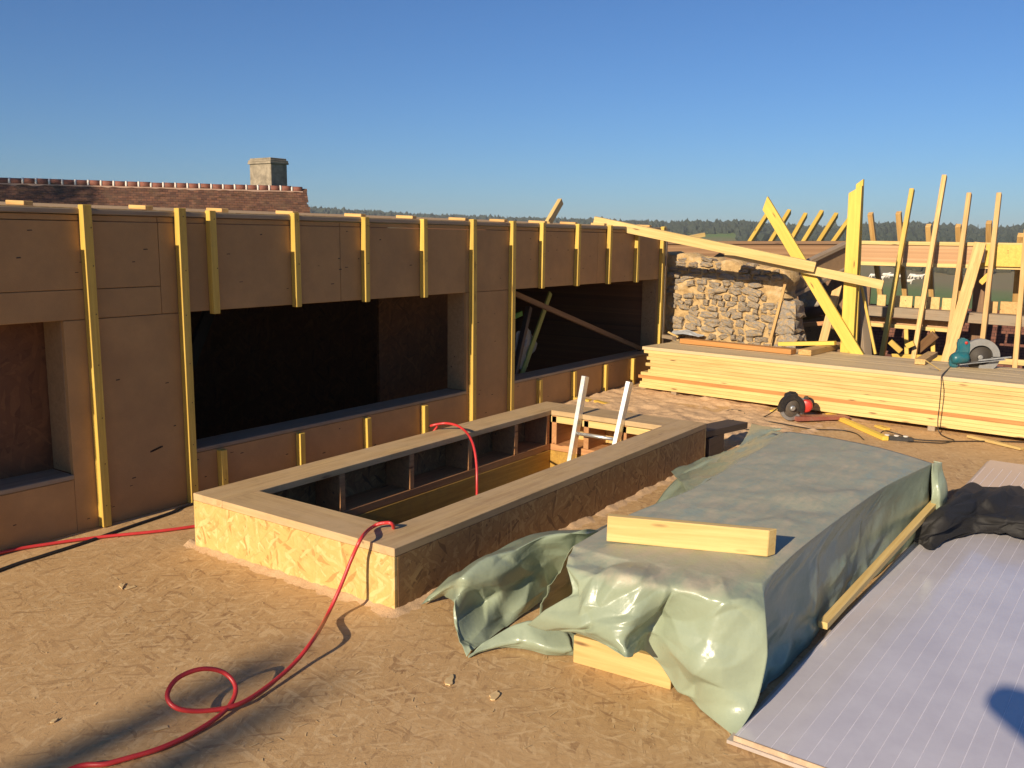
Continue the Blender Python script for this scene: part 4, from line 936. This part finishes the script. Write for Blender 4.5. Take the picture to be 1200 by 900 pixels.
# ------------------------------------------------------------------ circular saws
def circ(r, n=28, a0=0., a1=2*math.pi): return [(r*math.cos(a0+(a1-a0)*k/n), r*math.sin(a0+(a1-a0)*k/n)) for k in range(n+(a1-a0 < 6.2))]
def ring_prism(name, outer, inner, th, mat, parent, mw):
    n = len(outer); vs = [(x, s*th/2, z) for s in (-1, 1) for x, z in outer+inner]; fs = []
    for k in range(n-1):
        fs += [(k, k+1, n+k+1, n+k), (2*n+k, 3*n+k, 3*n+k+1, 2*n+k+1), (k, 2*n+k, 2*n+k+1, k+1), (n+k, n+k+1, 3*n+k+1, 3*n+k)]
    fs += [(0, n, 3*n, 2*n), (n-1, 3*n-1, 4*n-1, 2*n-1)]
    return link(name, fix(mesh(name, vs, fs, mat)), parent, mw)
def lathe(name, prof, mat, parent, mw, n=20):
    vs, fs = [], []
    for y, r in prof: vs += [(r*math.cos(2*math.pi*k/n), y, r*math.sin(2*math.pi*k/n)) for k in range(n)]
    for i in range(len(prof)-1):
        for k in range(n): fs.append((i*n+k, i*n+(k+1) % n, (i+1)*n+(k+1) % n, (i+1)*n+k))
    fs += [tuple(range(n)), tuple(range((len(prof)-1)*n, len(prof)*n))[::-1]]
    return link(name, fix(mesh(name, vs, fs, mat, True)), parent, mw)
GUARD = plain('guard_metal', (.24, .24, .235, 1), .5, .25, var=.12, dirt=(.2, .17, .13, 1), dirt_amt=.5); DBLADE = plain('dusty_blade', (.14, .115, .09, 1), .6, .3, dirt=(.05, .04, .03, 1), dirt_amt=.6)
# teal saw on the stack: blade plane faces the camera side; local x to image right, y away, z up
sp_ = on_s(1141, 431, 0.)
ts = thing('circular_saw', sp_, 'teal and grey circular saw resting tilted on the plank stack', 'circular saw')
TM = Matrix.Translation(sp_) @ Matrix.Rotation(math.radians(-68), 4, 'Z') @ Matrix.Rotation(math.radians(-9), 4, 'Y')
T_ = lambda x, y, z, rz_=0, ry=0, rx=0: TM @ Matrix.Translation((x, y, z)) @ Matrix.Rotation(rz_, 4, 'Z') @ Matrix.Rotation(ry, 4, 'Y') @ Matrix.Rotation(rx, 4, 'X')
prism('base_plate', [(-.19, 0), (.19, .0), (.19, .006), (-.19, .006)], .15, STEEL, ts, T_(.06, 0, .05), .001)
ring_prism('blade_guard', circ(.158, 28, math.radians(-8), math.radians(200)), circ(.10, 28, math.radians(-8), math.radians(200)), .055, GUARD, ts, T_(.06, .0, .10))
ring_prism('lower_guard', circ(.15, 24, math.radians(250), math.radians(345)), circ(.08, 24, math.radians(250), math.radians(345)), .03, GUARD, ts, T_(.075, .0, .10))
lathe('blade', [(-.0015, .12), (.0015, .12)], plain('saw_blade', (.05, .042, .035, 1), .7, .2), ts, T_(.06, .012, .09), 36)
lathe('hub', [(-.02, .012), (-.02, .02), (-.005, .026)], GUARD, ts, T_(.06, -.0, .09))
lathe('motor', [(-.0, .045), (.02, .052), (.11, .052), (.14, .04), (.145, .02)], TEAL, ts, T_(-.05, -.03, .11, math.radians(100)))
prism('handle', [(-.10, -.02), (-.02, .0), (.01, .07), (.02, .15), (-.01, .19), (-.06, .20), (-.085, .17), (-.09, .08), (-.15, .05), (-.17, -.01), (-.16, -.06), (-.10, -.07)], .06, TEAL, ts, T_(-.04, -.02, .09), .012)
lathe('trigger_cap', [(-.035, .014), (.035, .014)], REDP, ts, T_(-.055, -.02, .24))
tube('front_knob', [TM @ V((.0, .0, .2)), TM @ V((.03, .0, .245))], .016, BLACK, ts, 2)
prism('rip_fence', [(-.10, 0), (.17, 0), (.17, .012), (-.10, .012)], .02, STEEL, ts, T_(.13, -.05, .065), .001)
# its cord hangs down the front of the stack and joins the extension lead
cpts = [TM @ V((-.2, -.02, .03)), on_s(1104, 440, .01), X(1103, 452, 8.06), X(1101, 475, 8.07), X(1099, 495, 8.08), A(1101, 507, .03), A(1110, 513, .012), A(1118, 516, .01), A(1105, 519, .01), A(1080, 518, .01), A(1062, 517, .015)]
mark(tube('electric_cable', cpts, .0045, CABLE, None, 8, 6), 'black cord hanging from the teal saw down the face of the plank stack', 'cord')
mark(tube('extension_lead', [A(1030, 511, .02), A(1036, 505, .05), A(1050, 508, .03), A(1075, 515, .01), A(1115, 517, .01), A(1150, 517, .01), A(1200, 518, .01), A(1240, 522, .01)], .005, CABLE, None, 8, 6), 'black lead running along the deck below the stack to the right', 'cord')
pst = A(1050, 516, .0)
ps = thing('power_strip', pst, 'small dusty socket strip behind the far end of the tarpaulin', 'socket strip')
PSM = Matrix.Translation(pst) @ Matrix.Rotation(math.radians(-75), 4, 'Z')
prism('strip_body', [(-.13, 0), (.13, 0), (.12, .035), (-.12, .035)], .055, BLACK, ps, PSM, .004)
for k in (-.07, 0, .07): lathe('socket', [(0, .02), (.008, .02), (.008, .015)], WHITE, ps, PSM @ Matrix.Translation((k, 0, .035)) @ Matrix.Rotation(math.pi/2, 4, 'X'), 14)
# red saw on the deck
rp = A(926, 495, .0)
rs = thing('circular_saw', rp, 'dusty red circular saw with black blade guard standing on the deck', 'circular saw')
RM = Matrix.Translation(rp) @ Matrix.Rotation(math.radians(-40), 4, 'Z') @ Matrix.Scale(.88, 4)
T2 = lambda x, y, z, rz_=0, ry=0, rx=0: RM @ Matrix.Translation((x, y, z)) @ Matrix.Rotation(rz_, 4, 'Z') @ Matrix.Rotation(ry, 4, 'Y') @ Matrix.Rotation(rx, 4, 'X')
ring_prism('blade_guard', circ(.138, 26, math.radians(-25), math.radians(195)), circ(.088, 26, math.radians(-25), math.radians(195)), .05, BLACK, rs, T2(0, 0, .15))
ring_prism('lower_guard', circ(.126, 22, math.radians(185), math.radians(320)), circ(.095, 22, math.radians(185), math.radians(320)), .03, STEEL, rs, T2(0, 0, .15))
lathe('back_plate', [(.005, .125), (.02, .12)], GUARD, rs, T2(0, 0, .15), 28)
lathe('blade', [(-.004, .112), (-.002, .113), (-.001, .113)], DBLADE, rs, T2(0, 0, .15), 32)
lathe('hub', [(-.042, .014), (-.042, .024), (-.02, .032)], STEEL, rs, T2(0, 0, .15))
lathe('motor', [(.02, .05), (.03, .066), (.05, .07), (.06, .062), (.07, .07), (.13, .066), (.15, .045), (.152, .02)], REDP, rs, T2(.15, -.02, .16, math.radians(-35)))
prism('motor_grip', [(-.05, .05), (.06, .05), (.10, .0), (.10, -.05), (.06, -.06), (.05, 0), (.0, .02), (-.05, .02)], .05, BLACK, rs, T2(.20, .05, .20, math.radians(55)), .01)
lathe('motor_cap', [(.0, .05), (.01, .06), (.05, .06), (.07, .04)], BLACK, rs, T2(.26, .10, .165, math.radians(-35)))
prism('gear_case', [(-.05, -.07), (.12, -.09), (.15, .0), (.12, .08), (-.02, .09)], .06, STEEL, rs, T2(.04, .045, .16), .01)
prism('handle', [(-.02, .1), (.06, .08), (.12, .13), (.10, .18), (.03, .19), (-.04, .165)], .045, BLACK, rs, T2(-.01, .06, .12), .012)
prism('base_rail', [(-.08, 0), (.50, -.0), (.52, .012), (.52, .03), (-.08, .045)], .12, RAIL, rs, T2(.12, .0, .02, math.radians(-2)), .003)
mark(tube('electric_cable', [RM @ V((-.1, .05, .16)), A(905, 483, .08), A(893, 489, .012), A(875, 490, .012), A(856, 486, .012), A(849, 483, .012), A(858, 480, .012), A(872, 483, .012), A(868, 490, .012), A(852, 494, .012), A(851, 499, .012), A(868, 503, .012), A(890, 503, .012)], .005, CABLE, None, 8, 6), 'black cord looping on the deck left of the red saw', 'cord')
mark(tube('electric_cable', [A(884, 494, .01), A(900, 494, .012), A(930, 499, .01), A(955, 503, .01), A(985, 504, .01), A(1003, 508, .01), A(1012, 515, .01)], .005, CABLE, None, 8, 6), 'black cord lying along the far edge of the tarpaulin', 'cord')

# ------------------------------------------------------------------ the photographer, and slim trees up sun (their shadows reach the picture)
def skinned(name, joints, edges, root, mat, parent=None, sub=2):
    me = bpy.data.meshes.new(name); me.from_pydata([j[0] for j in joints], edges, []); o = link(name, me)
    o.modifiers.new('skin', 'SKIN'); sv = me.skin_vertices[0].data
    for k, j in enumerate(joints): sv[k].radius = (j[1], j[1] if len(j) < 3 else j[2]); sv[k].use_root = k == root
    if sub: sm_ = o.modifiers.new('sub', 'SUBSURF'); sm_.levels = sm_.render_levels = sub
    dg = bpy.context.evaluated_depsgraph_get(); m2 = bpy.data.meshes.new_from_object(o.evaluated_get(dg)); o.modifiers.clear(); o.data = m2
    m2.materials.clear(); m2.materials.append(mat); m2.polygons.foreach_set('use_smooth', [True]*len(m2.polygons)); return child(o, parent)
f_, l_ = V((math.cos(YAW), math.sin(YAW), 0)), V((-math.sin(YAW), math.cos(YAW), 0))
pc = V((-.40, -.28, 0)); Pp = lambda f, l, z: pc+f_*f+l_*l+V((0, 0, z))
who = thing('person', pc, 'person in dark blue clothes holding up a phone to take the picture', 'person')
jn = [(Pp(0, 0, .96), .15, .12), (Pp(0, 0, 1.15), .14, .11), (Pp(.0, 0, 1.36), .16, .11), (Pp(0, 0, 1.47), .07), (Pp(.02, 0, 1.55), .055), (Pp(.04, 0, 1.64), .085, .10), (Pp(.03, 0, 1.73), .08, .09),
      (Pp(0, .17, 1.42), .06), (Pp(.10, .56, 1.66), .048), (Pp(.36, .12, 1.48), .034), (Pp(.41, .09, 1.55), .03),
      (Pp(0, -.17, 1.42), .06), (Pp(.16, -.30, 1.20), .048), (Pp(.36, -.12, 1.48), .034), (Pp(.41, -.09, 1.55), .03),
      (Pp(0, .10, .86), .10), (Pp(.02, .12, .48), .07), (Pp(-.02, .13, .09), .045), (Pp(.14, .15, .04), .04),
      (Pp(0, -.10, .86), .10), (Pp(.02, -.12, .48), .07), (Pp(-.02, -.13, .09), .045), (Pp(.14, -.15, .04), .04)]
ed_ = [(0, 1), (1, 2), (2, 3), (3, 4), (4, 5), (5, 6), (2, 7), (7, 8), (8, 9), (9, 10), (2, 11), (11, 12), (12, 13), (13, 14), (0, 15), (15, 16), (16, 17), (17, 18), (0, 19), (19, 20), (20, 21), (21, 22)]
for sd_ in (1, -1):                     # four fingers and a thumb closed on the phone
    h_ = 10 if sd_ > 0 else 14
    for k in range(5):
        b = len(jn); z = 1.545+.02*k
        jn += [(Pp(.43, sd_*.085, z), .009), (Pp(.455 if k else .40, sd_*.075, z+.003), .008), (Pp(.455 if k else .405, sd_*.05, z+.004), .007)]
        ed_ += [(h_, b), (b, b+1), (b+1, b+2)]
skinned('body', jn, ed_, 0, DENIM, who)
skinned('hair', [(Pp(-.01, 0, 1.70), .085), (Pp(-.0, 0, 1.76), .07), (Pp(-.05, 0, 1.62), .06)], [(0, 1), (0, 2)], 0, DARKB, who)
ph = Matrix.Translation(Pp(.435, 0, 1.59)) @ Matrix.Rotation(YAW, 4, 'Z')
bm = bmesh.new(); bbox_bm(bm, (-.004, -.075, -.036), (.004, .075, .036)); me = bpy.data.meshes.new('phone'); bm.to_mesh(me); bm.free(); me.materials.append(BLACK)
mark(link('phone', me, None, ph), 'black phone held up in both hands of the person', 'phone')
for i, (x, y, zt_) in enumerate(((-17.6, 2.30, 8.0), (-19.5, 1.98, 8.7), (-21, 2.42, 8.0))):
    gz = float(terrain(np.array(x), np.array(y))); tr = thing('slim_tree', (x, y, gz), ['slim pointed tree nearest the deck', 'slim pointed tree, tallest of the three', 'slim pointed tree, farthest of the three'][i]+' behind the photographer', 'tree', 'slim trees behind the deck')
    tv, tf = tube_data([V((x, y, gz)), V((x+.05, y, gz+4)), V((x, y+.02, zt_-3)), V((x, y, zt_-.1))], [.16, .11, .06, .012], 8); link('trunk', mesh('trunk', tv, tf, BROWN, True), tr)
    vs, fs = [], []
    for k in range(1500):
        d = 9*rng.random()**1.3; a = rng.uniform(0, 6.283); r = (.07+.11*d)*math.sqrt(rng.random()); c_ = V((x+r*math.cos(a), y+r*math.sin(a), zt_-d)); sz = rng.uniform(.04, .09)
        u = V(rng.normal(0, 1, 3)).normalized()*sz; v = V(rng.normal(0, 1, 3)).normalized()*sz; o = len(vs); vs += [c_-u, c_+v*.5, c_+u, c_-v*.5]; fs.append((o, o+1, o+2, o+3))
    link('crown', mesh('crown', vs, fs, LEAF), tr)

gz = float(terrain(np.array(-2.), np.array(33.))); bt = thing('broad_tree', (-2, 33, gz), 'broad leafy tree left of the tiled house, outside the picture', 'tree')
tv, tf = tube_data([V((-2, 33, gz)), V((-2.05, 33.1, gz+5)), V((-1.9, 32.6, 7.5)), V((-1.8, 32.2, 11))], [.34, .26, .17, .03], 10); link('trunk', mesh('trunk', tv, tf, BROWN, True), bt)
for a, z0 in ((.5, 5.6), (2.4, 6.4), (4.2, 7.), (5.5, 7.8)):
    tv, tf = tube_data([V((-1.93, 32.7, z0)), V((-1.95+.9*math.cos(a), 32.4+.9*math.sin(a), z0+1.2)), V((-1.95+1.6*math.cos(a), 32.2+1.6*math.sin(a), z0+2.4))], [.11, .07, .02], 7); link('limb', mesh('limb', tv, tf, BROWN, True), bt)
vs, fs = [], []
cl_c = [(V((-1.9, 32.0, 10.6))+V(rng.normal(0, 1, 3))*1.25, rng.uniform(.5, .95)) for k in range(36)]
for k in range(10500):
    c0_, r_ = cl_c[rng.integers(len(cl_c))]; d = V(rng.normal(0, 1, 3)).normalized(); p = c0_+d*r_*rng.random()**.4; sz = rng.uniform(.06, .12)
    u = V(rng.normal(0, 1, 3)).normalized()*sz; v = V(rng.normal(0, 1, 3)).normalized()*sz; o = len(vs); vs += [p-u, p+v*.5, p+u, p-v*.5]; fs.append((o, o+1, o+2, o+3))
link('crown', mesh('crown', vs, fs, LEAF), bt)

# ------------------------------------------------------------------ the evening air
M = bpy.data.materials.new('air'); M.use_nodes = True; t_ = M.node_tree; t_.nodes.remove(t_.nodes['Principled BSDF'])
pv = t_.nodes.new('ShaderNodeVolumePrincipled'); pv.inputs['Color'].default_value = (.80, .87, .95, 1); pv.inputs['Density'].default_value = .00035; pv.inputs['Anisotropy'].default_value = 0
t_.links.new(pv.outputs[0], t_.nodes['Material Output'].inputs['Volume'])
bm = bmesh.new(); bbox_bm(bm, (-3700, -3700, -40), (3700, 3700, 32)); me = bpy.data.meshes.new('haze'); bm.to_mesh(me); bm.free(); me.materials.append(M)
hz_ = mark(link('haze', me), kind='stuff'); hz_.display_type = 'WIRE'
